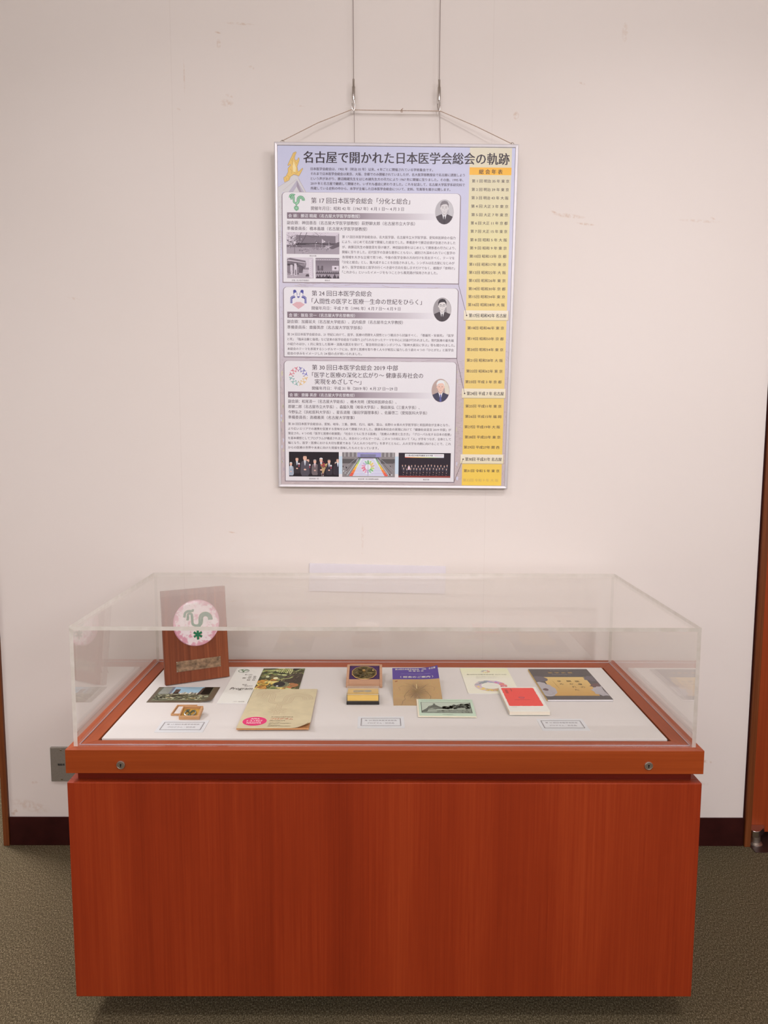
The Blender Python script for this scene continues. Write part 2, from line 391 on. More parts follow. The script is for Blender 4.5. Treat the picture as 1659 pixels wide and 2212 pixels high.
# right-hand door on a floor pivot
d = empty('door_1', 'reddish veneered door at the right edge, turning on a floor pivot', 'door', (1.2400, .03, 0)); d['kind'] = 'structure'
b = MB(); b.box(.0005, .855, 0, .04, .031, 2.10); b.build('door_leaf', M['door'], d, bevel=.001)
# pivot arm: wedge-shaped chromed block standing out of the leaf, and the disc under it
b = MB()
out = [(-.0008, -.001), (-.0008, -.034), (.004, -.042), (.012, -.046), (.022, -.045), (.030, -.040), (.058, -.012), (.060, -.001)]
b.prism(out, .035, .057); pv = b.build('pivot_arm', M['chrome'], d, bevel=.0012); pv['label'] = 'wedge-shaped chrome pivot arm'
b = MB(); b.lathe([(.024, .0026), (.024, .006), (.021, .0075), (.0205, .010), (.0175, .011), (.0165, .0345)], (.022, -.022, 0)); b.build('pivot_disc', M['chromed'], d, smooth=True)

# ================================================================ wall things
p = empty('wall_plate', 'grey metal cover plate on the wall, left of and partly behind the display case', 'wall plate', (-1.024, 0, .2826))
b = MB(); b.box(-.060, .060, -.0085, -.0006, -.0587, .0587); b.build('cover', M['steel'], p, bevel=.0022, seg=3)
for sx in (-.0245, .0245):
    for sz in (-.0498, .0498):
        b = MB(); b.lathe([(.0001, .0098), (.0022, .0098), (.0036, .0094), (.0040, .0086)][::-1], (sx, 0, sz), 'Y', 16); s_ = b.build('screw', M['chrome'], p, smooth=True)
        b = MB(); b.box(sx-.0026, sx+.0026, -.0101, -.0099, sz-.0005, sz+.0005); b.build('slot', M['black'], s_)
ik = Ink(.03); ik.text('電話用', -36, 0, -14, 7.5, (.02, .02, .02), .04)
o = ik.build('lettering', M['ink'], p); o.rotation_euler = (math.pi/2, 0, 0); o.location = (0, -.0087, 0)

lb = empty('label_strip', 'blank off-white card strip stuck on the wall just behind the case', 'label', (-.0098, 0, .9062)); lb.rotation_euler = (0, math.radians(1.1), 0)
b = MB(); b.box(-.2190, .2190, -.0042, -.0008, -.0452, .0452); b.build('card', M['lab'], lb, bevel=.0006)

# hanging wires with grippers, and the cord of the poster
YW = -.026
for i, (xt, xb) in enumerate(((-.0868, -.0845), (.1709, .1702))):
    wz = empty('hanging_wire', ('left' if i == 0 else 'right')+' steel hanging wire with hook, coming down from the ceiling above the poster', 'picture wire', (xb, YW, 2.345), group='steel picture wires')
    b = MB(); b.tube([(xt-xb, 0, H-.001-2.345), (0, 0, .066)], .00105, 8); b.build('wire', M['wire'], wz, smooth=True)
    b = MB(); b.lathe([(.0016, .072), (.0034, .071), (.0034, .052), (.0050, .049), (.0050, .016), (.0040, .012), (.0016, .012)], (0, 0, 0), 'Z', 20); b.build('gripper', M['chrome'], wz, smooth=True)
    b = MB(); b.tube([(0, -.0001, .0125), (.0022, 0, .009), (.0036, 0, -.002), (.0026, 0, -.013), (0, 0, -.0175), (-.0028, 0, -.014), (-.0045, 0, -.004), (-.0047, 0, .003)], [.0028, .0024, .0021, .0020, .0020, .0020, .0021, .0019], 10)
    b.build('hook', M['chrome'], wz, smooth=True)
    b = MB(); b.tube([(.0010, .004, .0120), (.002+.0015*i, .003, -.05), (.003+.003*i, .002, -.14)], .0008, 6); b.build('wire_tail', M['wire'], wz, smooth=True)
hy = YW
cpts = [(-.2953, -.0555, 2.2293), (-.19, -.0418, 2.2862), (-.0890, hy, 2.3308), (-.0830, hy-.0005, 2.3294), (.02, hy, 2.3284), (.10, hy, 2.3278), (.165, hy, 2.3276), (.1735, hy, 2.3278), (.28, -.0418, 2.2785), (.3846, -.0555, 2.2250)]

# ================================================================ display case
FX0, FX1, FY, ZR = -.7111, .7354, -.7596, .6619
BY = -.0800
case = empty('display_case', 'cherry-coloured laminate display case with clear acrylic hood, below the poster', 'display case', (.01215, -.42, 0))
ox, oy = .01215, -.42
def cbox(name, x0, x1, y0, y1, z0, z1, mat, bevel=.0012):
    b = MB(); b.box(x0-ox, x1-ox, y0-oy, y1-oy, z0, z1); return b.build(name, mat, case, bevel=bevel)
bx0, bx1 = -.7096, .7335
cbox('front_panel', bx0, bx1, FY, FY+.020, .06, .5849, M['lamv'], .0015)
cbox('side_panel', bx0, bx0+.020, FY+.0202, BY, .06, .5849, M['lamv'], .0015)
cbox('side_panel', bx1-.020, bx1, FY+.0202, BY, .06, .5849, M['lamv'], .0015)
cbox('back_panel', bx0+.0202, bx1-.0202, BY-.018, BY-.0002, .06, .5845, M['lamv'])
cbox('cabinet_top', bx0+.0202, bx1-.0202, FY+.0202, BY-.0182, .565, .5846, M['lamx'])
cbox('cabinet_floor', bx0+.0202, bx1-.0202, FY+.0202, BY-.0182, .06, .08, M['lamx'])
cbox('plinth', bx0+.07, bx1-.07, FY+.10, BY-.05, .0005, .0598, M['black'])
cbox('neck', bx0+.018, bx1-.018, FY+.018, BY-.018, .5851, .6066, M['neck'])
# rim: four mitred rails
ix0, ix1, iy0, iy1 = -.6565, .6805, -.7045, -.1570
OX = [(FX0, FY), (FX1, FY), (FX1, BY), (FX0, BY)]; IX = [(ix0, iy0), (ix1, iy0), (ix1, iy1), (ix0, iy1)]
for k in range(4):
    j = (k+1) % 4; e = .0002
    pts = [(x-ox, y-oy) for x, y in (OX[k], OX[j], IX[j], IX[k])]
    cxm = sum(q[0] for q in pts)/4; cym = sum(q[1] for q in pts)/4
    pts = [(cxm+(x-cxm)*(1-(e*3 if k % 2 == 0 else .0004)), cym+(y-cym)*(1-.0005)) for x, y in pts] if False else pts
    b = MB(); b.prism(pts, .6068, ZR); b.build('rim_rail', M['lamx'] if k % 2 == 0 else M['lamy'], case, bevel=.0008)
cbox('rim_deck', ix0+.0003, ix1-.0003, iy0+.0003, iy1-.0003, .6068, .6560, M['black'], 0)
# locks on the front rail
for x in (-.5859, .6096):
    b = MB(); b.lathe([(.0100, 0), (.0100, .0015), (.0092, .0028), (.0080, .0030), (.0078, .0022), (.0001, .0022)], (x-ox, FY-oy, .6269), 'Y', 32)
    lk = b.build('lock', M['chromed'], case, smooth=True); lk['label'] = 'round nickel key lock'
    b = MB(); b.box(x-ox-.0010, x-ox+.0010, FY-oy-.0026, FY-oy-.0021, .6222, .6290); b.lathe([(.0019, .0021), (.0019, .0026)], (x-ox, FY-oy, .6280), 'Y', 12); b.build('keyhole', M['black'], lk)
# acrylic hood: five sheets 9 mm thick; slot 1 = the open edges, painted pale for inner reflection
ax0, ax1, ay0, ay1, az0, az1, TH = -.6984, .7230, -.7409, -.0978, .6622, .9421, .009
def acr(x0, x1, y0, y1, z0, z1, edges):
    b = MB(); b.box(x0-ox, x1-ox, y0-oy, y1-oy, z0, z1); b.mi = [0]*6
    for k in edges: b.mi[k] = 1          # face order: bottom, top, front, right, back, left
    me = bpy.data.meshes.new('acrylic_panel'); me.from_pydata(b.v, [], b.f); me.materials.append(M['acr']); me.materials.append(M['acre'])
    me.polygons.foreach_set('material_index', b.mi); o = bpy.data.objects.new('acrylic_panel', me); COL.objects.link(o); o.parent = case; return o
g = .0001
acr(ax0, ax1, ay0, ay1, az1-TH, az1, (2, 3, 4, 5))['label'] = 'top sheet of the clear acrylic hood'
acr(ax0, ax0+TH, ay0, ay1, az0, az1-TH-g, (2, 4)); acr(ax1-TH, ax1, ay0, ay1, az0, az1-TH-g, (2, 4))
acr(ax0+TH+g, ax1-TH-g, ay0, ay0+TH, az0, az1-TH-g, ()); acr(ax0+TH+g, ax1-TH-g, ay1-TH, ay1, az0, az1-TH-g, ())
# added lilac strips painting the reflected line along the hood's inner foot
sm = plain('lilac_grey_reflection', (.50, .42, .44), .2, vary=.02)
q = [(ax0+TH, ay0+TH), (ax1-TH, ay0+TH), (ax1-TH, ay1-TH), (ax0+TH, ay1-TH)]
for k in range(4):
    a, c = Vector((*q[k], 0)), Vector((*q[(k+1) % 4], 0)); dd = (c-a).normalized(); nn = Vector((-dd.y, dd.x, 0)); b = MB()
    P = [a+dd*.001, c-dd*.001, c-dd*.001+nn*.0013, a+dd*.001+nn*.0013]
    b.prism([(v.x-ox, v.y-oy) for v in P], ZR+.0001, ZR+.0016); b.build('reflection_line', sm, case)

# ================================================================ white board the exhibits lie on
ZB = .6645
bd = empty('display_board', 'white cloth-covered board lying inside the acrylic hood, under all the exhibits', 'board', (.0118, -.4315, .6562))
b = MB(); b.box(-.6615, .6615, -.2685, .2685, 0, ZB-.6562); b.build('cloth_board', M['board'], bd, bevel=.0012)

# ================================================================ poster
E1 = Vector((.99998819, .00021863, -.0048552)); E2 = Vector((.00486012, -.04498428, .99897587)); E3 = E1.cross(E2)
PC = Vector((.04088499, -.04298263, 1.71038024)); PW, PH = .72085, 1.02287
TLc = PC-E1*PW/2+E2*PH/2; TLc = TLc
org = PC
po = empty('framed_poster', 'large framed poster of Japanese text in a silver frame, hanging on the wall', 'poster',
           mat=Matrix(((E1.x, E2.x, E3.x, org.x), (E1.y, E2.y, E3.y, org.y), (E1.z, E2.z, E3.z, org.z), (0, 0, 0, 1))))
b = MB(); b.tube([(x, y, z-2.33) for x, y, z in cpts], .0012, 8); cd_ = b.build('hanging_cord', M['cord'], po, smooth=True); cd_.matrix_parent_inverse = po.matrix_world.inverted(); cd_.location = (0, 0, 2.33); cd_['label'] = 'thin tan cord knotted in the middle'
b = MB(); b.tube([(.0555, hy-.001, -.0035), (.058, hy-.003, .000), (.0615, hy-.001, -.0015), (.0605, hy+.002, -.0055), (.057, hy+.001, -.005), (.0565, hy-.0025, -.002), (.060, hy-.002, .0015), (.0622, hy-.001, .004)], .0013, 8)
b.build('knot', M['cord'], cd_, smooth=True)

# snap-frame rails, mitred
prof = [(0, -.0085), (0, .0008), (.0012, .0030), (.0030, .0036), (.0085, .0022), (.0098, .0004), (.0098, -.0085)]
hw, hh = PW/2, PH/2
cs = [(-hw, hh, 1, -1), (hw, hh, -1, -1), (hw, -hh, -1, 1), (-hw, -hh, 1, 1)]
for k in range(4):
    a, c = cs[k], cs[(k+1) % 4]; n = len(prof); b = MB()
    vs = [(a[0]+a[2]*d_, a[1]+a[3]*d_, z) for d_, z in prof]+[(c[0]+c[2]*d_, c[1]+c[3]*d_, z) for d_, z in prof]
    b.add(vs, [(i, (i+1) % n, n+(i+1) % n, n+i) for i in range(n)]+[list(range(n)), list(range(n, 2*n))[::-1]])
    b.build('frame_rail', M['alu'], po)
for x in (-.337, .3415):
    b = MB(); b.tube([(x+.006*math.cos(a), hh+.0005+.006*math.sin(a), -.006) for a in [math.pi*k/8 for k in range(9)]], .0011, 8); b.build('cord_ring', M['chromed'], po, smooth=True)
b = MB(); b.box(-hw+.0100, hw-.0100, -hh+.0100, hh-.0100, -.0060, -.0008); b.build('backing_board', M['lab'], po)

def pm(u, v): return (u-PW*500, PH*500-v)      # millimetres from the frame's top left corner
def pp(l): return [pm(*t) for t in l]
INK = K(75, 58, 66); INKB = K(42, 28, 36); WHT = K(222, 210, 212)
sheet = Ink(.02)
SKY0, SKY1, LOW = K(190, 184, 206), K(200, 188, 204), K(190, 168, 168)
random.seed(7)
# printed ground: lilac sky, turning to a faint sketch of walls and roofs lower down
N = 20
for j in range(N):
    v0, v1 = 10+j*1003/N, 10+(j+1)*1003/N
    def cc(v):
        t = (v-10)/1003; t2 = max(0, min(1, (t-.35)/.4))
        a = [SKY0[i]*(1-min(1, t*2.5))+SKY1[i]*min(1, t*2.5) for i in range(3)]
        return tuple(a[i]*(1-t2)+LOW[i]*t2 for i in range(3))
    sheet.grad(pp([(9, v0), (712, v0), (712, v1), (9, v1)]), cc(v0), cc(v1))
sheet.up()
fw_, gd, gl_ = K(150, 125, 125), K(176, 155, 155), K(208, 192, 188)
# castle roof and golden dolphin ornament at top left
sheet.poly(pp([(9.7, 126.8), (38.9, 109.5), (45.4, 97.4), (57.0, 91.3), (68.6, 95.2), (73.8, 108.2), (83.1, 123.1), (92.5, 140.1), (22.8, 140.7), (11.0, 400), (9.7, 400)]), K(203, 192, 192)); sheet.up()
sheet.poly(pp([(66.4, 106.2), (42.9, 137.5), (40.7, 140.5), (54.5, 140.4), (65.2, 124.3), (73.5, 140.2), (87.2, 140.1)]), K(178, 165, 178)); sheet.up()
sheet.poly(pp([(66.4, 106.2), (65.2, 124.3), (73.5, 140.2), (80, 140.2)]), K(155, 138, 150))
sheet.stroke(pp([(9.7, 126.8), (38.9, 109.5), (45.4, 97.4), (57.0, 91.3), (68.6, 95.2), (73.8, 108.2), (83.1, 123.1), (92.5, 140.1)]), .8, gd)
for k in range(9):
    x, y = 64-k*4.6, 106+k*3.6
    sheet.ring(*pm(x, y), 2.4, 1.8, .6, gd, 10, 0, math.pi*1.3)
for k in range(7): sheet.stroke(pp([(72+k*2.7, 103+k*5), (75+k*2.7, 106+k*5), (73+k*2.7, 107+k*5)]), .6, gd)
sheet.up()
fish = [(63.4, 26.9), (65.5, 28.2), (60.7, 39.6), (59.6, 47.6), (62.7, 50.5), (68.5, 49.4), (70.6, 43.5), (73.2, 43.5), (73.7, 50.4), (70.5, 59.4), (68.9, 63.3), (67.3, 67.3), (69.2, 81.3), (72.9, 81.2), (83.5, 71.7), (84.0, 74.1), (77.1, 87.2), (71.8, 95.2), (66.5, 92.2), (57.1, 90.3), (47.5, 96.4), (43.2, 106.5), (29.4, 112.6), (27.9, 105.6), (26.9, 99.6), (34.4, 94.6), (40.3, 83.5), (39.9, 73.4), (48.8, 63.5), (46.8, 62.4), (40.2, 66.8), (39.4, 64.2), (45.0, 52.2), (52.5, 38.0), (55.8, 30.2)]
sheet.poly(pp(fish), K(222, 178, 98)); sheet.up()
sheet.stroke(pp(fish+fish[:1]), .9, K(150, 112, 70))
sheet.poly(pp([(57, 52), (64, 72), (62, 84), (55, 82), (54, 66)]), K(232, 205, 150))
for a in ([(54, 50), (53, 60), (56, 66)], [(60, 52), (66, 60), (69, 52)], [(46, 75), (52, 80), (50, 88)], [(38, 93), (44, 97), (42, 104)], [(58, 84), (64, 88), (69, 84)], [(33, 100), (37, 103), (33, 108)], [(60, 30), (56, 44), (50, 52)]):
    sheet.stroke(pp(a), .7, K(165, 120, 60))
sheet.up()
# faint sketch lines of the castle in the gaps
def sk(pts, c=None, w_=.55): sheet.stroke(pp(pts), w_, c or random.choice((gd, fw_, gl_)))
for v0, v1 in ((399, 412), (620, 631)):
    for k in range(26):
        x = random.uniform(25, 540); y = random.uniform(v0, v1); L = random.uniform(10, 60); s = random.choice((-.12, .05, .22))
        sk([(x, y), (min(549, x+L*.5), min(v1, max(v0, y+L*s*.5))), (min(550, x+L), min(v1, max(v0, y+L*s)))])
for k in range(60):
    x, y = random.uniform(10, 21), random.uniform(145, 400); sk([(x, y), (x+random.uniform(-3, 3), y+random.uniform(-5, 9))])
for k in range(8): sk([(11, 255+k*6), (18, 254+k*6), (18, 259+k*6)], gd)
sk([(12, 250), (20, 252), (20, 282), (13, 280), (12, 250)], fw_)
for k in range(90):
    x, y = random.uniform(10, 22), random.uniform(410, 1005); sk([(x, y), (min(22.5, x+random.uniform(-3, 5)), y+random.uniform(-6, 9))])
for k in range(150):
    x, y = random.uniform(553, 572), 620+380*random.random()**.8; w2 = random.uniform(2, 9)
    sk([(x, y), (min(576, x+w2*.5), y+random.uniform(-2.5, 2.5)), (min(577, x+w2), y+random.uniform(-3, 3))], random.choice((gd, fw_, gl_, K(172, 160, 140))))
for k in range(60):
    x, y = random.uniform(702, 709), 560+445*random.random(); sk([(x, y), (min(710, x+random.uniform(-2, 5)), y+random.uniform(-5, 8))])
for k in range(60):
    x, y = random.uniform(25, 575), random.uniform(1003.5, 1011); sk([(x, y), (min(576, x+random.uniform(4, 20)), min(1011.5, max(1003, y+random.uniform(-3, 3))))])
for k in range(26):                       # soft blotches of wash
    x, y = random.choice((random.uniform(554, 573), random.uniform(11, 21))), random.uniform(640, 1000)
    sheet.ell(*pm(x, y), random.uniform(1.5, 3.5), random.uniform(3, 9), random.choice((K(200, 190, 205), K(188, 170, 160), K(196, 182, 158), K(178, 158, 165))), 10)
sheet.build('poster_sheet', M['inkg'], po)

# ---- time table strip
tl = Ink(.03); tl.z = .15
st = [(K(212, 196, 174), 0), (K(218, 200, 152), .25), (K(225, 194, 126), .45), (K(226, 191, 118), .65), (K(226, 186, 100), .85), (K(233, 190, 82), 1)]
for (c0, a), (c1, b_) in zip(st, st[1:]):
    tl.grad(pp([(577+0*a, 10.4+a*1002), (701.4, 10.4+a*1002), (701.3, 10.4+b_*1002), (577-0*b_, 10.4+b_*1002)]), c0, c1)
tl.up(); tl.grad(pp([(577.4, 65.4), (701.6, 65.4), (701.6, 86.4), (577.4, 86.4)]), K(236, 166, 48), K(238, 172, 55))
for (a, b_), (c, d_) in ([(571.1, 476.7), (706.0, 505.1)], [(570.9, 711.6), (705.3, 739.9)], [(571.3, 914.8), (705.4, 943.3)]):
    for k in range(4): tl.z += .01; tl.poly(pp([(a-.4+k*.3, b_+k*.8), (c+1.2-k*.3, b_+k*.8), (c+1.2-k*.3, d_+1.6-k*.4), (a-.4+k*.3, d_+1.6-k*.4)]), tuple(x*(.93-.11*k) for x in K(195, 165, 130)))
    tl.up(); tl.grad(pp([(a, b_), (c, b_), (c, d_), (a, d_)]), K(228, 210, 192), K(222, 203, 172))
tl.up()
for (a, b_), (c, d_) in ([(551.9, 399.9), (579.3, 491.8)], [(551.5, 619.2), (578.9, 726.5)], [(552.5, 1000.9), (579.3, 930.1)]):
    tl.stroke(pp([(a, b_), (c, d_)]), 1.0, K(85, 66, 66)); tl.ell(*pm(c, d_), 2.2, 2.2, K(80, 60, 60), 16)

# ---- three white cards
def rrect(u0, v0, u1, v1, r):
    P = []
    for cx, cy, a in ((u0+r, v0+r, 180), (u1-r, v0+r, 270)):
        P += [(cx+r*math.cos(math.radians(a+k*15)), cy+r*math.sin(math.radians(a+k*15))) for k in range(7)]
    return P+[(u1, v1), (u0, v1)]
cards = []
for i, (u0, v0, u1, v1) in enumerate(((22.7, 140.4, 551.5, 398.3), (23.4, 412.9, 551.0, 619.2), (23.0, 632.1, 551.2, 1002.2))):
    c = Ink(.012); c.z = .35
    for k in range(5):
        e_ = 2.6-k*.55; c.z += .008; c.poly(pp(rrect(u0-e_, v0-e_*.2, u1+e_, v1+e_*1.1, 12)), tuple(x*(.92-.15*k) for x in K(170, 148, 156)))
    c.up(); c.poly(pp(rrect(u0, v0, u1, v1, 11)), WHT); c.up(); cards.append(c)
for c, (u0, v0, u1, v1) in zip(cards, ((35.9, 197.5, 485, 215.5), (33.6, 485.5, 480.4, 503.6), (33.3, 725.4, 480.2, 743.4))):
    ks = [(0, K(118, 97, 106)), (.42, K(128, 108, 116)), (.56, K(165, 148, 155)), (.78, K(190, 175, 180)), (1, K(220, 208, 211))]
    for (a, ca), (b_, cb) in zip(ks, ks[1:]):
        c.grad(pp([(u0+(u1-u0)*a, v0), (u0+(u1-u0)*b_, v0), (u0+(u1-u0)*b_, v1), (u0+(u1-u0)*a, v1)]), ca, cb, False)
    c.up(); c.zt = c.z+.01
# emblem of the 17th
draw_cock(cards[0], *pm(65.0, 169.6), 47.5, 5.4, ((1, K(70, 130, 88)), (.36, K(165, 205, 172))))
# emblem of the 24th: four figures and dots
c = cards[1]; BL_ = K(62, 62, 140); cx, cy = pm(67.8, 449)
def at(x, y): return (cx+(x-335)*.2262, cy-(y-287)*.2205)
for s in (-1, 1):
    m = lambda x, y: at(335+s*(x-335), y)
    c.poly([m(*t) for t in ((405, 175), (400, 163), (385, 158), (370, 163), (362, 178), (366, 195), (352, 210), (352, 235), (358, 205), (375, 195), (392, 205), (400, 222))], BL_)
    c.poly([m(*t) for t in ((385, 240), (400, 236), (425, 245), (442, 262), (444, 340), (418, 340), (418, 285), (405, 272), (375, 262))], BL_)
    c.up(); c.stroke([m(*t) for t in ((433, 338), (432, 270), (420, 256), (395, 250), (385, 240))], .9, WHT)
    c.stroke([m(*t) for t in ((362, 180), (350, 205), (352, 250), (342, 268), (335, 270))], .7, BL_)
    c.stroke([m(*t) for t in ((390, 205), (398, 225), (385, 245), (378, 262), (400, 272))], .7, BL_)
c.poly([at(*t) for t in ((320, 248), (350, 248), (350, 258), (335, 265), (320, 258))], BL_)
for r in range(8):
    for k in range(8):
        x, y = 335+(k-r)*10.8, 312+(k+r)*7.0-abs(k-r)*.6
        if k+r < 2: continue
        c.ell(*at(x, y), 1.15, 1.15, K(196, 84, 96), 8)
# emblem of the 30th: ring of people, head inwards
c = cards[2]; ex, ey = pm(65.8, 678.5)
for k in range(12):
    a = math.radians(90-15-k*30)
    col = (K(92, 84, 160), K(84, 80, 165), K(95, 88, 175), K(222, 175, 90), K(224, 178, 92), K(218, 172, 96), K(105, 158, 150), K(104, 160, 150), K(100, 155, 150), K(200, 82, 98), K(205, 80, 95), K(200, 78, 100))[k]
    for s in (-1, 1):
        pts = []
        for t in range(8):
            q_ = t/7; r = 14.2+q_*14.5; da = s*(.30*math.cos(q_*2.1)-.0)*(1-.15*q_)-s*.06
            pts.append((ex+r*math.cos(a+da), ey+r*math.sin(a+da)))
        c.stroke(pts, 1.5, col)
    c.stroke([(ex+26*math.cos(a-.13), ey+26*math.sin(a-.13)), (ex+27.5*math.cos(a+.12), ey+27.5*math.sin(a+.12))], 1.3, col)

# portraits in ovals: plain generic busts
def bust(c, u, v, bg, bg2, suit, skin, hair, tie, glasses, white_hair=False):
    x0, y0 = pm(u, v); R, S = 27.5, 35.5
    E_ = lambda a, b_: (x0+a*R, y0+b_*S)
    c.ell(x0, y0, R+.9, S+.9, K(214, 202, 204), 40); c.up()
    c.ell(x0, y0, R, S, bg, 40); c.up()
    def clip(P): 
        o = []
        for a, b_ in P:
            l = math.hypot(a, b_); k = min(1, .985/l) if l else 1; o.append(E_(a*k, b_*k))
        return o
    c.poly(clip([(.1, .9), (.5, .84), (.84, .5), (.97, .1), (.95, -.3), (.55, -.3), (.45, .2), (.3, .6)]), bg2); c.up()
    c.poly(clip([(-.93, -.38), (-.62, -.27), (-.28, -.16), (.0, -.6), (.28, -.16), (.62, -.27), (.93, -.38), (.80, -.62), (.55, -.83), (.28, -.96), (0, -1), (-.28, -.96), (-.55, -.83), (-.80, -.62)]), suit); c.up()
    c.poly(clip([(-.25, -.13), (.25, -.13), (.10, -.6), (.0, -.97), (-.08, -.6)]), K(222, 212, 214)); c.up()
    c.poly(clip([(-.06, -.34), (.07, -.34), (.13, -.93), (0, -.98), (-.10, -.9)]), tie); c.up()
    c.poly([E_(*t) for t in ((-.17, .05), (.17, .05), (.20, -.18), (0, -.34), (-.20, -.18))], tuple(s*.8 for s in skin)); c.up()
    c.poly([E_(.40*math.sin(a)*(1 if math.cos(a) > -.2 else .88), .29+.45*math.cos(a)) for a in [2*math.pi*k/26 for k in range(26)]], skin); c.up()
    c.ell(*E_(-.41, .28), .05*R, .08*S, skin, 10); c.ell(*E_(.41, .28), .05*R, .08*S, skin, 10)
    c.poly([E_(*t) for t in ((-.43, .34), (-.46, .62), (-.30, .84), (0, .91), (.30, .85), (.46, .62), (.43, .34), (.36, .55), (.20, .64), (-.12, .62), (-.34, .54))], hair); c.up()
    dk = tuple(s*.25 for s in skin)
    for s in (-1, 1):
        c.ell(*E_(s*.17, .33), .065*R, .026*S, dk, 10); c.stroke([E_(s*.07, .42), E_(s*.17, .45), E_(s*.29, .41)], .9, hair if not white_hair else tuple(q*.8 for q in hair))
        if glasses: c.ring(*E_(s*.18, .33), .15*R, .09*S, .7, dk, 16)
    if glasses: c.stroke([E_(-.05, .34), E_(.05, .34)], .7, dk)
    c.stroke([E_(0, .32), E_(.05, .15), (E_(-.03, .13))], .7, tuple(s*.6 for s in skin))
    c.stroke([E_(-.12, .015), E_(0, -.002), E_(.12, .015)], 1.0, tuple(s*.45 for s in skin))
    c.stroke([E_(-.24, .16), E_(-.17, .06)], .5, tuple(s*.7 for s in skin)); c.stroke([E_(.24, .16), E_(.17, .06)], .5, tuple(s*.7 for s in skin))
bust(cards[0], 505.3, 192.4, K(176, 165, 168), K(190, 180, 182), K(62, 50, 55), K(205, 192, 192), K(120, 108, 112), K(50, 40, 46), False)
bust(cards[1], 504.6, 475.7, K(150, 138, 140), K(185, 172, 172), K(66, 54, 58), K(214, 200, 198), K(44, 34, 40), K(60, 48, 54), True)
bust(cards[2], 504.4, 718.4, K(178, 150, 142), K(215, 200, 185), K(66, 62, 82), K(226, 182, 165), K(222, 215, 215), K(92, 92, 150), False, True)

# monochrome photographs on the first card
def bw(v): return K(60+v*155, 46+v*152, 54+v*152)
c = cards[0]
def R4(u0, v0, u1, v1): return pp([(u0, v0), (u1, v0), (u1, v1), (u0, v1)])
# hall with trees and flags
c.poly(R4(33.6, 253.7, 191.9, 316.5), bw(.93)); c.up()
c.poly(pp([(62, 262), (181, 264), (181, 293), (62, 290)]), bw(.38)); c.poly(R4(60, 285, 180, 290), bw(.28)); c.poly(R4(90, 288.3, 135, 291), bw(.9))
c.poly(pp([(33.6, 290), (191.9, 293), (191.9, 316.5), (33.6, 316.5)]), bw(.62)); c.up()
c.poly(R4(34, 290, 150, 297), bw(.30)); c.poly(pp([(140, 292), (165, 295), (163, 302), (145, 299)]), bw(.75))
c.poly(pp([(160, 298), (172, 292), (180, 285), (191.9, 280), (191.9, 294), (172, 302)]), bw(.2)); c.poly(R4(183, 262, 186, 285), bw(.7)); c.poly(R4(188, 258, 191, 280), bw(.6)); c.up()
random.seed(3)
for k in range(170):
    x, y = random.gauss(52, 11), random.gauss(276, 10)
    if 34.5 < x < 92 and 255 < y < 300: c.ell(*pm(x, y), random.uniform(.5, 1.9), random.uniform(.5, 1.6), bw(random.choice((.2, .35, .5, .85, .95, .6))), 7)
for k in range(70):
    x, y = random.gauss(88, 9), random.gauss(306, 4)
    if 70 < x < 112 and 296 < y < 315.5: c.ell(*pm(x, y), random.uniform(.5, 2.0), random.uniform(.4, 1.3), bw(random.choice((.2, .35, .8, .5))), 7)
for k in range(90):
    x, y = random.uniform(110, 168), random.gauss(301, 2.2); c.ell(*pm(x, min(y, 312)), .6, 1.5, bw(random.choice((.15, .25, .8))), 6)
for k in range(40):
    x, y = random.uniform(110, 160), random.uniform(254.6, 266); c.ell(*pm(x, y), 1.2, .6, bw(random.choice((.3, .5, .75))), 6)
c.up()
for P, w_ in (([(78, 254.5), (72, 268), (74, 285), (70, 297)], 1.6), ([(95, 254.5), (88, 270), (79, 284), (76, 295)], 1.7), ([(34, 276), (44, 282), (60, 290), (80, 298)], 1.5), ([(57, 290), (57.5, 316)], 1.1), ([(95, 262), (110, 268), (125, 266)], .9), ([(120, 255), (132, 264), (127, 269)], 1.0), ([(34, 262), (48, 268), (62, 262)], .8)): c.stroke(pp(P), w_, bw(.15))
for x, y0_, y1_, f_ in ((120, 276, 303, 0), (140, 272, 303, 1), (161, 279, 305, 0)):
    c.stroke(pp([(x, y0_), (x, y1_)]), .8, bw(.95)); c.poly(pp([(x, y0_+1), (x+11, y0_+9), (x, y0_+12)] if x < 160 else [(x, y0_+2), (x+7, y0_+8), (x+1, y0_+9)]), bw(.12) if not f_ else bw(.95)); c.up()
    if x < 160: c.ell(*pm(x+3.5, y0_+7), 1.7, 1.7, bw(.95) if not f_ else bw(.35), 8)
# gate of the lecture hall
u, v = 34.5, 326.8
c.poly(R4(34.5, 326.8, 113.6, 387.2), bw(.9)); c.up()
c.poly(pp([(34.5, 331), (44, 328), (90, 336), (92, 345), (90, 358), (60, 352), (34.5, 350)]), bw(.35)); c.poly(R4(34.5, 345, 70, 376), bw(.42)); c.poly(pp([(34.5, 375), (113.6, 371), (113.6, 387.2), (34.5, 387.2)]), bw(.68)); c.up()
c.poly(R4(44, 348, 51, 378), bw(.88)); c.poly(R4(56, 344, 64, 380), bw(.92)); c.poly(pp([(34.5, 336), (38, 333), (90, 341), (90, 343), (40, 337)]), bw(.85)); c.poly(R4(70, 352, 82, 372), bw(.2)); c.poly(R4(80, 356, 100, 362), bw(.5)); c.poly(R4(80, 363, 98, 371), bw(.8)); c.up()
for k in range(12): c.poly(R4(46+k*3.5, 338+k*.5, 47.6+k*3.5, 342+k*.5), bw(.15)); c.poly(R4(66+k*2, 343, 67+k*2, 350), bw(.7))
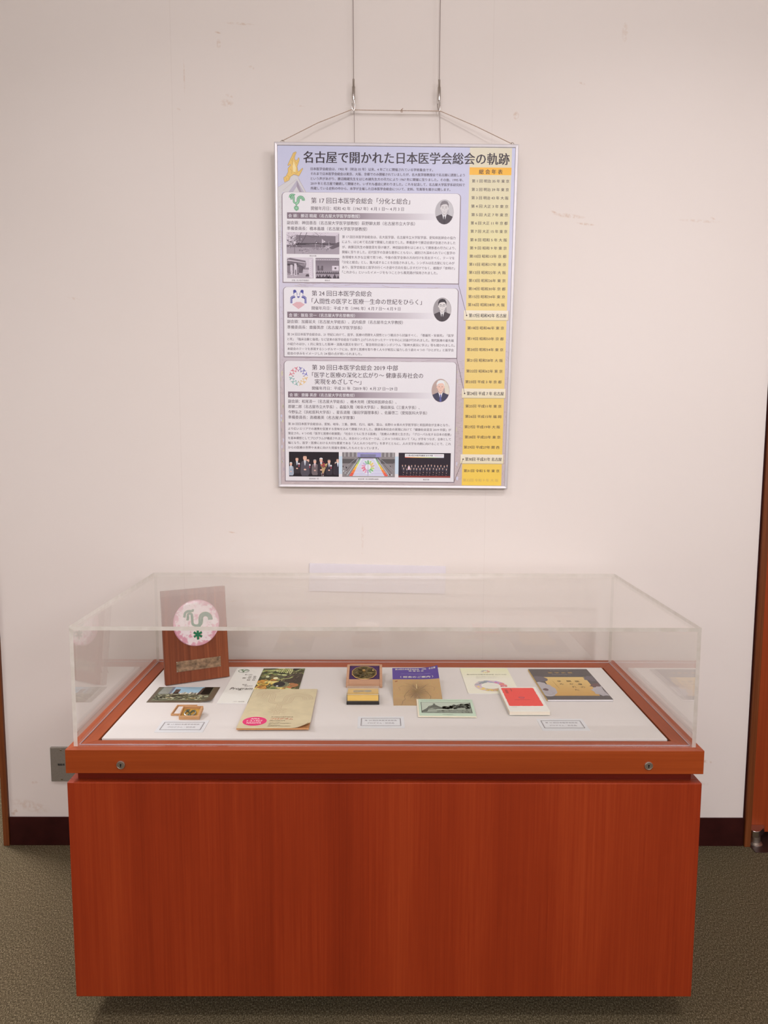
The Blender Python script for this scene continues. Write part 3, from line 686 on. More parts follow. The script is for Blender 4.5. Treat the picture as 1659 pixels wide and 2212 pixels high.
c.poly(pp([(64, 342), (88, 357), (86, 360), (62, 347)]), bw(.15)); c.poly(R4(59, 364, 61.5, 378), bw(.05)); c.ell(*pm(60.3, 363), 1, 1.3, bw(.1), 8)
c.poly(pp([(90, 379), (93, 375), (99, 375), (101, 379), (101, 382), (90, 382)]), bw(.06)); c.poly(pp([(101, 332), (112, 331), (112, 387), (101, 385)]), bw(.97)); c.stroke(pp([(112.4, 331), (112.4, 387)]), .8, bw(.3)); c.up()
for k in range(11): c.ell(*pm(109.6, 336+k*4.2), .75, 1.1, bw(.1), 6); 
for k in range(7): c.ell(*pm(104.3, 342+k*5.6), .7, .9, bw(.3), 6)
for k in range(24): c.ell(*pm(random.uniform(35.5, 56), random.uniform(366, 383)), .7, 1.6, bw(random.choice((.1, .9, .3))), 6)
# opening ceremony
c.grad(R4(120.2, 327.6, 191.9, 387.1), bw(.30), bw(.62)); c.up()
c.poly(R4(120.8, 330, 191.5, 334.5), bw(.75)); c.poly(R4(126, 350, 143, 364), bw(.15)); c.poly(R4(131, 350, 138.5, 364), bw(.6)); c.poly(R4(170, 350, 190, 364), bw(.95)); c.poly(R4(121, 369, 191.5, 374), bw(.12)); c.poly(R4(120.2, 374, 191.9, 387.1), bw(.6)); c.up()
for k in range(10): c.ell(*pm(125+k*6.8, 332.2), .9, 1.1, bw(.15), 6)
for k in range(34): c.ell(*pm(122+k*2.1, 368.5), .8, 1.6, bw(.08 if k % 3 else .9), 6)
c.ell(*pm(180, 357), 3.1, 3.1, bw(.2), 14)
for x, w_, h_ in ((126, 5, 5), (133, 5, 7), (143, 7, 6), (154, 8, 8), (162, 7, 6), (178, 6, 9), (188, 4, 5)):
    c.poly(pp([(x-w_, 387), (x-w_*.7, 387-h_*.7), (x-1.6, 387-h_), (x+1.6, 387-h_), (x+w_*.7, 387-h_*.7), (min(191.8, x+w_), 387)]), bw(.04)); c.ell(*pm(x, 387-h_-1), 1.9, 2.6, bw(.04), 8)

# colour photographs on the third card
c = cards[2]
for u0, v0, u1, v1 in ((190, 923.9, 200.9, 979.5), (366, 923.6, 377.2, 978.5)): c.poly(R4(u0, v0, u1, v1), K(196, 204, 216))
c.up()
c.poly(R4(34.1, 911.1, 190, 988.6), K(38, 30, 34)); c.poly(R4(200.9, 911.3, 365.9, 988.8), K(140, 128, 128)); c.poly(R4(377.2, 911.5, 540.4, 988.8), K(48, 38, 46)); c.up()
SK = K(222, 170, 150)
def man(x, y, s, suit, hair, tie, rosette=True, x1=189.6):
    P = lambda a, b_: pm(min(x1, max(34.4, x+a*s)), min(988.4, y+b_*s))
    c.poly([P(*t) for t in ((-.5, 1.7), (-1.35, 2.2), (-1.6, 3.4), (-1.7, 6.6), (-1.2, 7.6), (1.2, 7.6), (1.7, 6.6), (1.6, 3.4), (1.35, 2.2), (.5, 1.7))], suit); c.up()
    c.poly([P(*t) for t in ((-.45, 1.6), (.45, 1.6), (.1, 3.6), (-.1, 3.6))], K(222, 212, 214)); c.up()
    c.poly([P(*t) for t in ((-.12, 1.9), (.12, 1.9), (.18, 3.2), (0, 3.6), (-.18, 3.2))], tie)
    c.poly([P(.72*math.sin(a), .75+.98*math.cos(a)) for a in [2*math.pi*k/14 for k in range(14)]], SK); c.up()
    c.poly([P(*t) for t in ((-.75, .5), (-.7, -.2), (0, -.5), (.7, -.2), (.75, .5), (.55, .1), (-.55, .1))], hair)
    c.stroke([P(-.45, .62), P(-.1, .62)], .4, K(90, 60, 55)); c.stroke([P(.1, .62), P(.45, .62)], .4, K(90, 60, 55)); c.stroke([P(-.25, 1.25), P(.25, 1.25)], .5, K(235, 210, 205))
    if x+s < x1: c.ell(*P(0, 5.2), s*.5, s*.35, SK, 8)
    if rosette and x+1.4*s < x1: c.ell(*P(.95, 2.9), s*.5, s*.45, K(225, 212, 216), 10); c.poly([P(.8, 3.2), P(1.15, 3.2), P(1.15, 4.5), P(.8, 4.5)], K(190, 70, 90))
    c.up()
DS = K(62, 52, 58)
man(93, 934, 6.2, K(58, 48, 54), K(60, 46, 44), K(180, 120, 150)); man(181, 944, 5, DS, K(190, 180, 178), K(120, 110, 140)); man(187, 933, 6.6, K(54, 46, 54), K(70, 56, 54), K(190, 200, 220))
man(40, 946, 5.2, K(160, 162, 175), K(215, 208, 208), K(200, 200, 210), False); man(59, 930, 6.4, K(56, 48, 52), K(66, 50, 46), K(190, 200, 220)); man(115, 937, 6.2, K(112, 96, 98), K(150, 140, 140), K(190, 130, 140), False)
man(159.5, 936, 6.2, K(58, 50, 58), K(90, 78, 78), K(180, 185, 210)); man(134.5, 932, 6.8, K(56, 46, 52), K(222, 214, 216), K(200, 180, 190), False); man(84, 924, 8.2, K(84, 76, 84), K(62, 48, 46), K(190, 190, 200), False)
for k in range(60):
    x, y = random.gauss(141, 4), random.gauss(953, 6); c.ell(*pm(x, y), random.uniform(.8, 1.9), random.uniform(.8, 1.9), random.choice((K(200, 60, 100), K(225, 120, 140), K(210, 150, 90), K(120, 130, 80), K(190, 50, 60))), 7)
c.poly(pp([(136, 956), (150, 958), (142, 978), (138, 978)]), K(185, 150, 110)); c.poly(pp([(146, 950), (155, 946), (150, 960)]), K(200, 165, 110))
for k in range(12): c.ell(*pm(random.uniform(135, 142), random.uniform(976, 987)), .9, 1.2, random.choice((K(200, 60, 80), K(200, 190, 180))), 6)
# grand stairs
for k in range(26): c.poly(R4(201+k*6.3, 911.6, 204+k*6.3, 925), K(176, 166, 166) if k % 2 else K(118, 108, 110))
c.poly(R4(201, 932, 245, 946), K(92, 84, 84)); c.poly(R4(322, 932, 365.6, 946), K(92, 84, 84)); c.up()
c.poly(R4(248, 912, 322, 926), K(150, 140, 190)); c.poly(R4(257, 917, 306, 926), K(226, 222, 236)); c.poly(R4(250, 926, 316, 934), K(96, 86, 92)); c.up()
c.poly(pp([(257, 930), (306, 930), (345, 986), (222, 986)]), K(222, 215, 232)); c.up()
for k in range(13):
    t = k/13; y = 930+56*t**1.15; xl, xr = 257-35*((y-930)/56), 306+39*((y-930)/56)
    c.poly(R4(xl+8, y, xr-8, y+1.2+t*1.3), K(182, 168, 205)); col = (K(130, 190, 140), K(170, 200, 110), K(225, 205, 90), K(236, 170, 70), K(236, 120, 60), K(225, 80, 60))[min(5, int(t*6.2))]
    w_ = 2+9*t; c.poly(pp([(xl, y), (xl+w_, y), (xl+w_-2, y+4.6), (xl-2.6, y+4.6)]), col); c.poly(pp([(xr, y), (xr-w_, y), (xr-w_+2, y+4.6), (xr+2.6, y+4.6)]), col)
c.up()
for s in (-1, 1):
    for k in range(3): c.stroke(pp([(281.5+s*(29+k*4), 930), (281.5+s*(66+k*8), 984-k*8)]), 1.3, (K(205, 205, 212), K(90, 84, 90), K(150, 146, 152))[k])
    for k in range(9): c.ell(*pm(281.5+s*random.uniform(66, 82), random.uniform(945, 984)), 1.6, 2.6, random.choice((K(60, 50, 54), K(215, 208, 210), K(130, 120, 122))), 8)
c.up(); c.ell(*pm(281.5, 957), 21.5, 22.5, K(220, 212, 220), 30); c.up()
for k in range(14):
    a = 2*math.pi*k/14; col = (K(205, 170, 150), K(226, 190, 110), K(190, 200, 120), K(130, 180, 120), K(150, 190, 160), K(190, 170, 200), K(215, 150, 180), K(214, 120, 140))[k % 8 if k < 8 else 15-k]
    c.stroke([(pm(281.5, 957)[0]+r*math.cos(a+r*.012), pm(281.5, 957)[1]+r*math.sin(a+r*.012)) for r in (9, 13, 17, 20.5)], 5.2, col)
c.up(); c.stroke(pp([(281.5, 935), (281.5, 985)]), 1.0, K(120, 110, 130))
# group picture on the stage
c.poly(R4(377.2, 983.5, 540.4, 988.8), K(140, 66, 60)); c.poly(R4(397, 914.5, 519, 926.5), K(228, 220, 224)); c.up()
for (a, ca), (b_, cb) in zip(((397, K(215, 90, 80)), (440, K(232, 190, 110)), (480, K(190, 200, 150)), (519, K(190, 180, 200))), ((440, K(232, 190, 110)), (480, K(190, 200, 150)), (519, K(190, 180, 200)))): c.grad(R4(a, 924.4, b_, 926.8), ca, cb, False)
c.ring(*pm(403.5, 919.5), 2.4, 2.4, .8, K(120, 90, 110), 12)
c.text('第30回日本医学会総会 2019 中部', pm(408, 0)[0], pm(0, 919.6)[1], pm(484, 0)[0], 5.2, K(70, 56, 70), .02)
c.stroke(pp([(487, 918.6), (516, 918.8)]), .8, K(190, 110, 150)); c.stroke(pp([(490, 921), (514, 921)]), .6, K(170, 140, 160))
for row, n_, y0_ in ((0, 15, 951), (1, 14, 960.5)):
    for k in range(n_):
        x = 389+row*5+k*(141-row*8)/(n_-1)+random.uniform(-1, 1); y = y0_+random.uniform(-1.5, 1.5); s = 2.2
        c.poly(pp([(x-3.3, y+3.5), (x-2, y+2), (x+2, y+2), (x+3.3, y+3.5), (x+3, y+13), (x-3, y+13)]), K(66, 56, 66) if (row, k) != (0, 2) else K(225, 190, 200)); c.up()
        c.poly(pp([(x-.9, y+2), (x+.9, y+2), (x, y+6)]), K(220, 212, 216)); c.ell(*pm(x, y), 1.9, 2.4, SK, 8); c.poly(pp([(x-1.9, y), (x-1.6, y-2.2), (x+1.6, y-2.2), (x+1.9, y)]), K(120, 110, 112) if random.random() < .4 else K(50, 40, 42))
        if row: c.ell(*pm(x, y+13.5), 1.3, .9, SK, 6); c.ell(*pm(x-1, y+20), .7, 1.2, K(170, 160, 165), 6)
TEXTS = [
('名古屋で開かれた日本医学会総会の軌跡', 86.0, 41.3, 694.4, 35.5, 1),
('日本医学会総会は、1902 年（明治 35 年）以来、4 年ごとに開催されている学術集会です。', 107.2, 74.0, 469.0, 9.1, 0),
('それまで日本医学会総会は東京、大阪、京都でのみ開催されていましたが、名大医学部教授会で名古屋に誘致しよう', 107.1, 87.6, 563.6, 9.1, 0),
('という声があがり、勝沼精蔵先生をはじめ諸先生方の尽力により 1967 年に開催に至りました。その後、1995 年、', 107.1, 101.4, 559.6, 9.1, 0),
('2019 年と名古屋で継続して開催され、いずれも盛会に終わりました。これを記念して、名古屋大学医学系研究科で', 107.0, 115.0, 564.3, 9.1, 0),
('所蔵している史料の中から、本学が主催した日本医学会総会について、史料、写真等を展示公開します。', 106.9, 128.6, 521.8, 9.1, 0),
('第 17 回日本医学会総会「分化と総合」', 108.3, 163.1, 402.5, 17.9, 0),
('開催年月日：昭和 42 年（1967 年）4 月 1 日～ 4 月 3 日', 107.7, 185.2, 384.3, 11.7, 0),
('会 頭：勝沼 精蔵（名古屋大学医学部教授）', 40.0, 206.8, 253.3, 11.4, 2),
('副会頭：神田善吾（名古屋大学医学部教授）萩野鉚太郎（名古屋市立大学長）', 35.6, 226.8, 418.0, 11.4, 0),
('準備委員長：橋本義雄（名古屋大学医学部教授）', 35.4, 243.2, 275.0, 11.4, 0),
('第 17 回日本医学会総会は、名大医学部、名古屋市立大学医学部、愛知県医師会の協力', 200.4, 266.0, 540.0, 9.2, 0),
('により、はじめて名古屋で開催した総会でした。準備途中で勝沼会頭が急逝されました', 200.4, 280.4, 540.4, 9.2, 0),
('が、故勝沼先生の御意思を受け継ぎ、神田副会頭をはじめとして関係者の尽力により、', 200.4, 295.3, 541.7, 9.2, 0),
('開催に至りました。近代医学の急速な進歩にともない、細別され深められていく医学の', 200.4, 309.7, 539.8, 9.2, 0),
('各領域を大きな立場で見つめ、今後の医学全体の方向付けを見出すべく、テーマを', 200.4, 324.4, 538.5, 9.2, 0),
('「分化と総合」とし、集大成することを目指されました。シンボルは名古屋になじみが', 200.4, 339.1, 538.8, 9.2, 0),
('あり、医学会総会と医学の行くべき道や方向を指し示すだけでなく、雄鶏が「夜明け」', 200.4, 353.8, 539.7, 9.2, 0),
('「これから」といったイメージをもつことから風見鶏が採用されました。', 200.4, 368.1, 488.2, 9.2, 0),
('開会式場', 102.9, 321.7, 122.6, 4.8, 0),
('会場（名大医学部講堂）', 48.2, 393.2, 100.5, 4.8, 0),
('開会式', 148.2, 392.8, 163.3, 4.8, 0),
('第 24 回日本医学会総会', 108.6, 430.5, 290.3, 17.5, 0),
('「人間性の医学と医療─生命の世紀をひらく」', 108.0, 453.7, 442.1, 17.5, 0),
('開催年月日：平成 7 年（1995 年）4 月 7 日～ 4 月 9 日', 107.8, 474.2, 377.3, 11.7, 0),
('会 頭：飯島 宗一（名古屋大学名誉教授）', 38.5, 495.5, 239.1, 11.4, 2),
('副会頭：加藤延夫（名古屋大学総長）、武内俊彦（名古屋市立大学教授）', 33.3, 514.5, 385.2, 11.4, 0),
('準備委員長：齋藤英彦（名古屋大学医学部長）', 33.1, 531.3, 261.0, 11.4, 0),
('第 24 回日本医学会総会は、21 世紀に向けて、医学、医療の問題を人間性という観点から討論すべく、「尊厳死・安楽死」「医学', 33.3, 552.4, 541.1, 9.0, 0),
('と死」「臨床治験と倫理」など従来の医学会総会では取り上げられなかったテーマを中心に討論が行われました。現代医療の最先端', 33.2, 567.0, 541.4, 9.0, 0),
('の紹介のほか、1 月に発生した阪神・淡路大震災を受けて、緊急特別企画シンポジウム「阪神大震災に学ぶ」等も開かれました。', 33.0, 581.5, 545.4, 9.0, 0),
('本総会のテーマを表現するシンボルマークには、医学と医療を取り巻く人々が相互に協力し合う姿の 4 つの「ひとがた」と医学会', 32.9, 595.9, 542.1, 9.0, 0),
('総会の歩みをイメージした 24 個の点が用いられました。', 32.7, 609.7, 260.9, 9.0, 0),
('第 30 回日本医学会総会 2019 中部', 108.0, 651.1, 371.8, 17.5, 0),
('「医学と医療の深化と広がり～ 健康長寿社会の', 107.8, 673.9, 449.8, 17.5, 0),
('実現をめざして～」', 115.8, 694.4, 259.4, 17.5, 0),
('開催年月日：平成 31 年（2019 年）4 月 27 日～29 日', 107.6, 714.4, 370.2, 11.7, 0),
('会 頭：齋藤 英彦（名古屋大学名誉教授）', 37.9, 735.3, 238.6, 11.4, 2),
('副会頭：松尾清一（名古屋大学総長）、柵木充明（愛知県医師会長）、', 33.5, 754.9, 368.3, 11.4, 0),
('郡健二郎（名古屋市立大学長）、森脇久隆（岐阜大学長）、駒田美弘（三重大学長）、', 33.3, 771.1, 440.4, 11.4, 0),
('今野弘之（浜松医科大学長）、星長清隆（藤田学園理事長）、佐藤啓二（愛知医科大学長）', 33.1, 787.7, 463.4, 11.4, 0),
('準備委員長：髙橋雅英（名古屋大学理事）', 32.9, 804.0, 238.7, 11.4, 0),
('第 30 回日本医学会総会は、愛知、岐阜、三重、静岡、石川、福井、富山、長野の 8 県の大学医学部と県医師会が主体となり、', 32.7, 824.4, 534.1, 9.0, 0),
('より広いエリアでの連携を促進する意味を込めて開催されました。健康長寿社会の実現に向けて「健康社会宣言 2019 中部」が', 32.6, 839.1, 539.6, 9.0, 0),
('策定され、4 つの柱「医学と医療の新展開」「社会とともに生きる医療」「医療人の教育と生き方」「グローバル化する日本の医療」', 32.4, 853.6, 539.5, 9.0, 0),
('を基本構想としてプログラムが構成されました。本会のシンボルマークは、この 4 つの柱において「人」が手をつなぎ、全体として', 32.2, 868.3, 539.8, 9.0, 0),
('輪となり、医学・医療における大切な要素である「人と人のつながり」を表すとともに、人の文字を内側に向けることで、これ', 32.1, 882.9, 540.1, 9.0, 0),
('からの医療の世界や未来に向けた発展を意味したものとなっています。', 31.9, 897.7, 314.3, 9.0, 0),
('総会役員一同', 97.2, 995.1, 126.1, 4.8, 0),
('総会会場（名古屋国際会議場）', 250.6, 995.2, 315.1, 4.8, 0),
('集合写真', 455.2, 995.5, 474.1, 4.8, 0),
('総 会 年 表', 605.8, 77.2, 675.3, 14.2, 4),
('第 1 回 明治 35 年 東 京', 585.4, 103.5, 695.9, 10.2, 0),
('第 2 回 明治 39 年 東 京', 585.0, 127.4, 695.7, 10.2, 0),
('第 3 回 明治 43 年 大 阪', 585.2, 151.0, 695.3, 10.2, 0),
('第 4 回 大正 3 年 東 京', 584.8, 174.9, 695.4, 10.2, 0),
('第 5 回 大正 7 年 東 京', 586.2, 199.0, 695.3, 10.2, 0),
('第 6 回 大正 11 年 京 都', 584.9, 222.8, 695.3, 10.2, 0),
('第 7 回 大正 15 年 東 京', 585.0, 246.4, 694.9, 10.2, 0),
('第 8 回 昭和 5 年 大 阪', 584.4, 270.9, 695.0, 10.2, 0),
('第 9 回 昭和 9 年 東 京', 584.3, 294.4, 694.8, 10.2, 0),
('第10回 昭和13年 京 都', 583.7, 318.3, 694.6, 10.2, 0),
('第11回 昭和17年 東 京', 583.1, 341.8, 694.4, 10.2, 0),
('第12回 昭和22年 大 阪', 583.2, 365.3, 694.7, 10.2, 0),
('第13回 昭和26年 東 京', 583.1, 388.9, 694.5, 10.2, 0),
('第14回 昭和30年 京 都', 583.0, 412.9, 695.1, 10.2, 0),
('第15回 昭和34年 東 京', 582.9, 436.1, 694.5, 10.2, 0),
('第16回 昭和38年 大 阪', 582.6, 459.9, 694.4, 10.2, 0),
('第18回 昭和46年 東 京', 582.8, 528.7, 694.4, 10.2, 0),
('第19回 昭和50年 京 都', 582.9, 560.8, 694.5, 10.2, 0),
('第20回 昭和54年 東 京', 582.8, 593.3, 694.2, 10.2, 0),
('第21回 昭和58年 大 阪', 582.9, 625.7, 693.9, 10.2, 0),
('第22回 昭和62年 東 京', 582.6, 658.3, 694.0, 10.2, 0),
('第23回 平成 3 年 京 都', 580.4, 690.8, 692.2, 10.2, 0),
('第17回 昭和42年 名古屋', 586.2, 491.7, 700.5, 12.2, 4),
('第24回 平成 7 年 名古屋', 585.9, 726.4, 700.2, 12.2, 4),
('第30回 平成31年 名古屋', 585.9, 929.8, 700.2, 12.2, 4),
('第25回 平成11年 東 京', 582.7, 765.2, 694.2, 10.2, 0),
('第26回 平成15年 福 岡', 582.6, 797.0, 694.3, 10.2, 0),
('第27回 平成19年 大 阪', 581.0, 829.1, 692.0, 10.2, 0),
('第28回 平成23年 東 京', 582.7, 860.7, 694.0, 10.2, 0),
('第29回 平成27年 関 西', 580.7, 892.4, 691.7, 10.2, 0),
('第31回 令和 5 年 東 京', 582.1, 966.3, 694.1, 10.2, 0),
('第32回 令和 9 年 大 阪', 580.4, 995.9, 691.9, 10.2, 3),
]
for s, u, v, u1, em, k in TEXTS:
    tgt = tl if (u > 570) else (cards[0] if 140 < v < 399 else cards[1] if 412 < v < 620 else cards[2] if v > 631 else None)
    if tgt is None:
        if 'hd' not in globals(): hd = Ink(.03); hd.z = .42
        tgt = hd
    x0, y = pm(u, v); x1, _ = pm(u1, v)
    col = {0: INK, 1: INKB, 2: K(222, 212, 214), 3: K(200, 160, 95), 4: INKB}[k]
    zz = tgt.z; tgt.z = getattr(tgt, 'zt', zz+.02)
    tgt.text(s, x0, y, x1, em, col, {0: .010, 1: .019, 2: .012, 3: .0, 4: .017}[k]); tgt.z = zz
hd.build('heading_lettering', M['inkg'], po)
tl.build('timetable_print', M['inkg'], po)['label'] = 'yellow column listing the assemblies by year'
for c, l in zip(cards, ('white text card of the 17th assembly with green emblem', 'white text card of the 24th assembly with blue emblem', 'white text card of the 30th assembly with colour photographs')):
    c.build('text_card', M['inkg'], po)['label'] = l

# ================================================================ exhibits on the white board (local millimetres: x right, y to the back)
def item(name, label, cat, x, y, rot=0.3, z=0.0, group=None, tilt=0):
    o = empty(name, label, cat, (x/1000, y/1000, ZB+.0002+z/1000), math.radians(rot), group)
    if tilt: o.rotation_euler = (math.radians(tilt), 0, math.radians(rot))
    return o
def slab(name, mat, par, x0, x1, y0, y1, z0, z1, bevel=0, mi=None):
    b = MB(); b.box(x0/1000, x1/1000, y0/1000, y1/1000, z0/1000, z1/1000); return b.build(name, mat, par, bevel=bevel/1000)
def grid_sheet(name, mat, par, w_, h_, fn, th=.35, nx=24, ny=24, col=None):
    """A bent sheet of paper of real thickness."""
    vs, fs = [], []
    for s in (0, th):
        for j in range(ny+1):
            for i in range(nx+1):
                X, Y, Z = fn(w_*i/nx, h_*j/ny); vs.append((X/1000, Y/1000, (Z+s-th)/1000))
    n = (nx+1)*(ny+1); I = lambda i, j, s: s*n+j*(nx+1)+i
    for j in range(ny):
        for i in range(nx):
            fs.append((I(i, j, 1), I(i+1, j, 1), I(i+1, j+1, 1), I(i, j+1, 1))); fs.append((I(i, j, 0), I(i, j+1, 0), I(i+1, j+1, 0), I(i+1, j, 0)))
    for i in range(nx): fs.append((I(i, 0, 0), I(i+1, 0, 0), I(i+1, 0, 1), I(i, 0, 1))); fs.append((I(i, ny, 0), I(i, ny, 1), I(i+1, ny, 1), I(i+1, ny, 0)))
    for j in range(ny): fs.append((I(0, j, 0), I(0, j, 1), I(0, j+1, 1), I(0, j+1, 0))); fs.append((I(nx, j, 0), I(nx, j+1, 0), I(nx, j+1, 1), I(nx, j, 1)))
    b = MB(); b.add(vs, fs); o = b.build(name, mat, par, smooth=True)
    return o
def KI(r, g, b, m=1.12): return K(r, g, b, m)
DK = KI(70, 58, 60, 1)

# ---- wooden plaque with the enamel disc
pq = empty('commemorative_plaque', 'walnut plaque with round pink and white enamel emblem, leaning at the left of the case', 'plaque', (-.6010, -.3417, ZB+.0024))
pq.matrix_world = Matrix.Translation((-.6010, -.3417, ZB+.0024)) @ Matrix.Rotation(math.radians(26.53), 4, 'Z') @ Matrix.Rotation(math.radians(-7.5), 4, 'X')
b = MB(); b.box(0, .1823, 0, .0155, 0, .2640); b.build('plaque_board', M['plq'], pq, bevel=.0012)
t = NT('pink_and_white_enamel'); bs = t.bsdf(.18, spec=.6, coat=.6)
tc = t.n('ShaderNodeTexCoord'); n1 = t.noise(tc.outputs['Object'], 62, 5, .62); n2 = t.noise(tc.outputs['Object'], 140, 3, .6)
ln = t.n('ShaderNodeVectorMath', operation='LENGTH'); t.l(tc.outputs['Object'], ln.inputs[0])
rim = t.math('MULTIPLY', t.math('SUBTRACT', ln.outputs['Value'], .047, True), 9)
col = t.ramp(t.math('SUBTRACT', n1, rim), [(.33, (.74, .37, .46)), (.41, (.80, .50, .57)), (.45, (.90, .80, .81)), (.7, (.92, .87, .86))])
col = t.mix(col, (.50, .12, .22), t.math('MULTIPLY', t.math('SUBTRACT', .32, n2, True), 14, True))
t.l(col, bs.inputs['Base Color']); t.bump(n1, bs, .35, .003)
b = MB(); b.lathe([(.0645, 0), (.0650, .0028), (.0640, .0045), (.0615, .0050), (.05, .0060), (.025, .0069), (.0001, .0072)], (0, 0, 0), 'Y', 64)
dsc = b.build('enamel_disc', t.m, pq, loc=(.0945, -.0002, .1660), smooth=True); dsc['label'] = 'round pink and white enamel disc'
b = MB(); b.tube([(.0650*math.cos(2*math.pi*k/64), -.0012, .0650*math.sin(2*math.pi*k/64)) for k in range(64)], .0012, 6, closed=True); b.build('rim', plain('pink_enamel_rim', (.72, .34, .44), .2, coat=.6, vary=.03), dsc, smooth=True)
ik = Ink(.05)
draw_cock(ik, 2.7, -4.7, 86, 7.6, ((1, KI(176, 166, 120, 1)), (.80, (.012, .19, .095))))
def dome(x, y): return (x, y, 7.2-(math.hypot(x, y)/65)**2*2.3+.25)
o = ik.build('emblem', M['inkg'], dsc, fn=dome); o.rotation_euler = (math.pi/2, 0, 0)
b = MB(); b.box(.0318, .1583, -.0016, -.0002, .0329, .0624); np_ = b.build('name_plate', M['plate'], pq, bevel=.0004); np_['label'] = 'tarnished metal name plate'
for x, z in ((.0335, .0345), (.1566, .0345), (.0335, .0608), (.1566, .0608)):
    b = MB(); b.lathe([(.0001, .0028), (.0010, .0024), (.0013, .0016)][::-1], (x, 0, z), 'Y', 10); b.build('pin', M['chromed'], np_, smooth=True)
b = MB(); b.add([(.078, .0158, .15), (.104, .0158, .15), (.104, .0158, .142), (.078, .0158, .142), (.072, .092, .0109), (.110, .092, .0109), (.110, .086, .0112), (.072, .086, .0112)],
                [(0, 1, 2, 3), (7, 6, 5, 4), (0, 4, 5, 1), (3, 2, 6, 7), (0, 3, 7, 4), (1, 5, 6, 2)]); b.build('easel_leg', M['plq'], pq)

# ---- colour postcard of a boulevard
pc = item('picture_postcard', 'brown-bordered colour postcard of city buildings under a blue sky, in front of the plaque', 'postcard', -616.9, -467.6, 0)
def fpc(x, y):
    d_ = max(0, (x-142)/28+(22-y)/30); return (x, y, .8+ (d_*d_*2.2 if x > 142 and y < 30 else 0))
grid_sheet('card', plain('postcard_back', KI(120, 102, 86, 1), .6), pc, 170, 119, fpc, .5, 34, 24)
ik = Ink(.05); BR = KI(98, 82, 66, 1)
for i in range(17):
    for j in range(12): ik.poly([(i*10, j*119/12), (i*10+10, j*119/12), (i*10+10, (j+1)*119/12), (i*10, (j+1)*119/12)], BR)
ik.up(); ik.rect(9, 10, 155, 118, KI(96, 92, 72, 1), nx=8, ny=6); ik.up()
ik.rect(40, 66, 128, 118.5, KI(150, 178, 196, 1.1), nx=6, ny=3); ik.up()
random.seed(11)
for k in range(16): x = 46+k*5; ik.rect(x, 60, x+4.4, 68+random.uniform(0, 10), random.choice((KI(205, 192, 172), KI(160, 148, 130), KI(120, 110, 98), KI(180, 165, 150))))
ik.rect(52, 64, 66, 100, KI(92, 74, 66, 1)); ik.rect(12, 62, 46, 116, KI(92, 92, 86, 1)); ik.up(); ik.rect(40, 66, 47, 118, KI(120, 122, 135, 1))
for k in range(9): ik.rect(12+k*.4, 64+k*6, 40, 66+k*6, KI(205, 202, 190))
ik.poly([(118, 56), (124, 110), (132, 118), (152, 118), (152, 56)], KI(72, 56, 50, 1)); ik.poly([(128, 60), (130, 114), (152, 116), (152, 60)], KI(214, 196, 170)); ik.up()
for a in range(6):
    for b_ in range(8): ik.rect(131+a*3.6, 62+b_*6.6, 132.3+a*3.6, 65.0+b_*6.6, KI(74, 62, 56, 1))
for k in range(150):
    x, y = random.uniform(10, 153), random.uniform(18, 60); ik.ell(x, y, random.uniform(1, 6), random.uniform(1, 3.4), random.choice((KI(70, 74, 50, 1), KI(120, 116, 84, 1), KI(180, 170, 140), KI(60, 52, 44, 1), KI(150, 150, 120))), 8)
for k in range(26):
    x, y = random.uniform(14, 146), random.uniform(14, 46); ik.up(); ik.rect(x, y, x+random.uniform(4, 13), y+random.uniform(1.5, 4.5), random.choice((KI(210, 204, 180), KI(190, 186, 160), KI(210, 180, 120), KI(80, 70, 60, 1))))
ik.up()
ik.stroke([(10, 12), (152, 12)], 1.4, KI(190, 186, 150)); ik.stroke([(60, 14), (72, 44)], 1.0, KI(205, 200, 170)); ik.stroke([(130, 14), (134, 50)], 1.0, KI(205, 200, 170)); ik.stroke([(20, 26), (60, 27)], .9, KI(200, 190, 160))
ik.build('picture', M['inkg'], pc, fn=fpc)

# ---- little sliding-lid box with badge
ld = item('box_lid', 'shallow pale wooden lid, under the left side of the small badge box', 'lid', -527.0, -560.0, 0.3)
slab('lid_panel', M['kiri'], ld, 0, 52, 0, 64, 0, 1.4)
for a in ((0, 52, 0, 2.4), (0, 52, 61.6, 64)): slab('lid_wall', M['kiri'], ld, a[0], a[1], a[2], a[3], 1.5, 5.0, .3)
for a in ((0, 2.4), (49.6, 52)): slab('lid_wall', M['kiri'], ld, a[0], a[1], 2.5, 61.5, 1.5, 5.0, .3)
slab('lid_lining', plain('white_card', (.80, .77, .72), .7), ld, 5, 47, 5, 59, 1.45, 1.9)
TB = 11.2
bxs = item('badge_box', 'small open pale wooden box with a yellow inside, tilted on its lid', 'box', -499.8, -585.7, 0.3, tilt=TB)
slab('box_base', M['kiri'], bxs, 0, 51, 0, 47, 0, 1.2)
slab('box_wall', M['kiri'], bxs, 0, 51, 0, 2.6, 1.25, 10.0, .35); slab('box_wall', M['kiri'], bxs, 0, 51, 44.4, 47, 1.25, 10, .35)
slab('box_wall', M['kiri'], bxs, 0, 2.6, 2.65, 44.35, 1.25, 10, .35); slab('box_wall', M['kiri'], bxs, 48.4, 51, 2.65, 44.35, 1.25, 10, .35)
slab('runner', M['kiri'], bxs, 45.8, 48.3, 2.7, 44.3, 7.4, 9.6, .3)
slab('lining', M['yellow'], bxs, 2.7, 48.3, 2.7, 44.3, 1.25, 3.0)
bg = item('badge', 'round openwork silver badge lying in the small pale wooden box', 'badge', -499.8, -585.7, .3, tilt=TB)
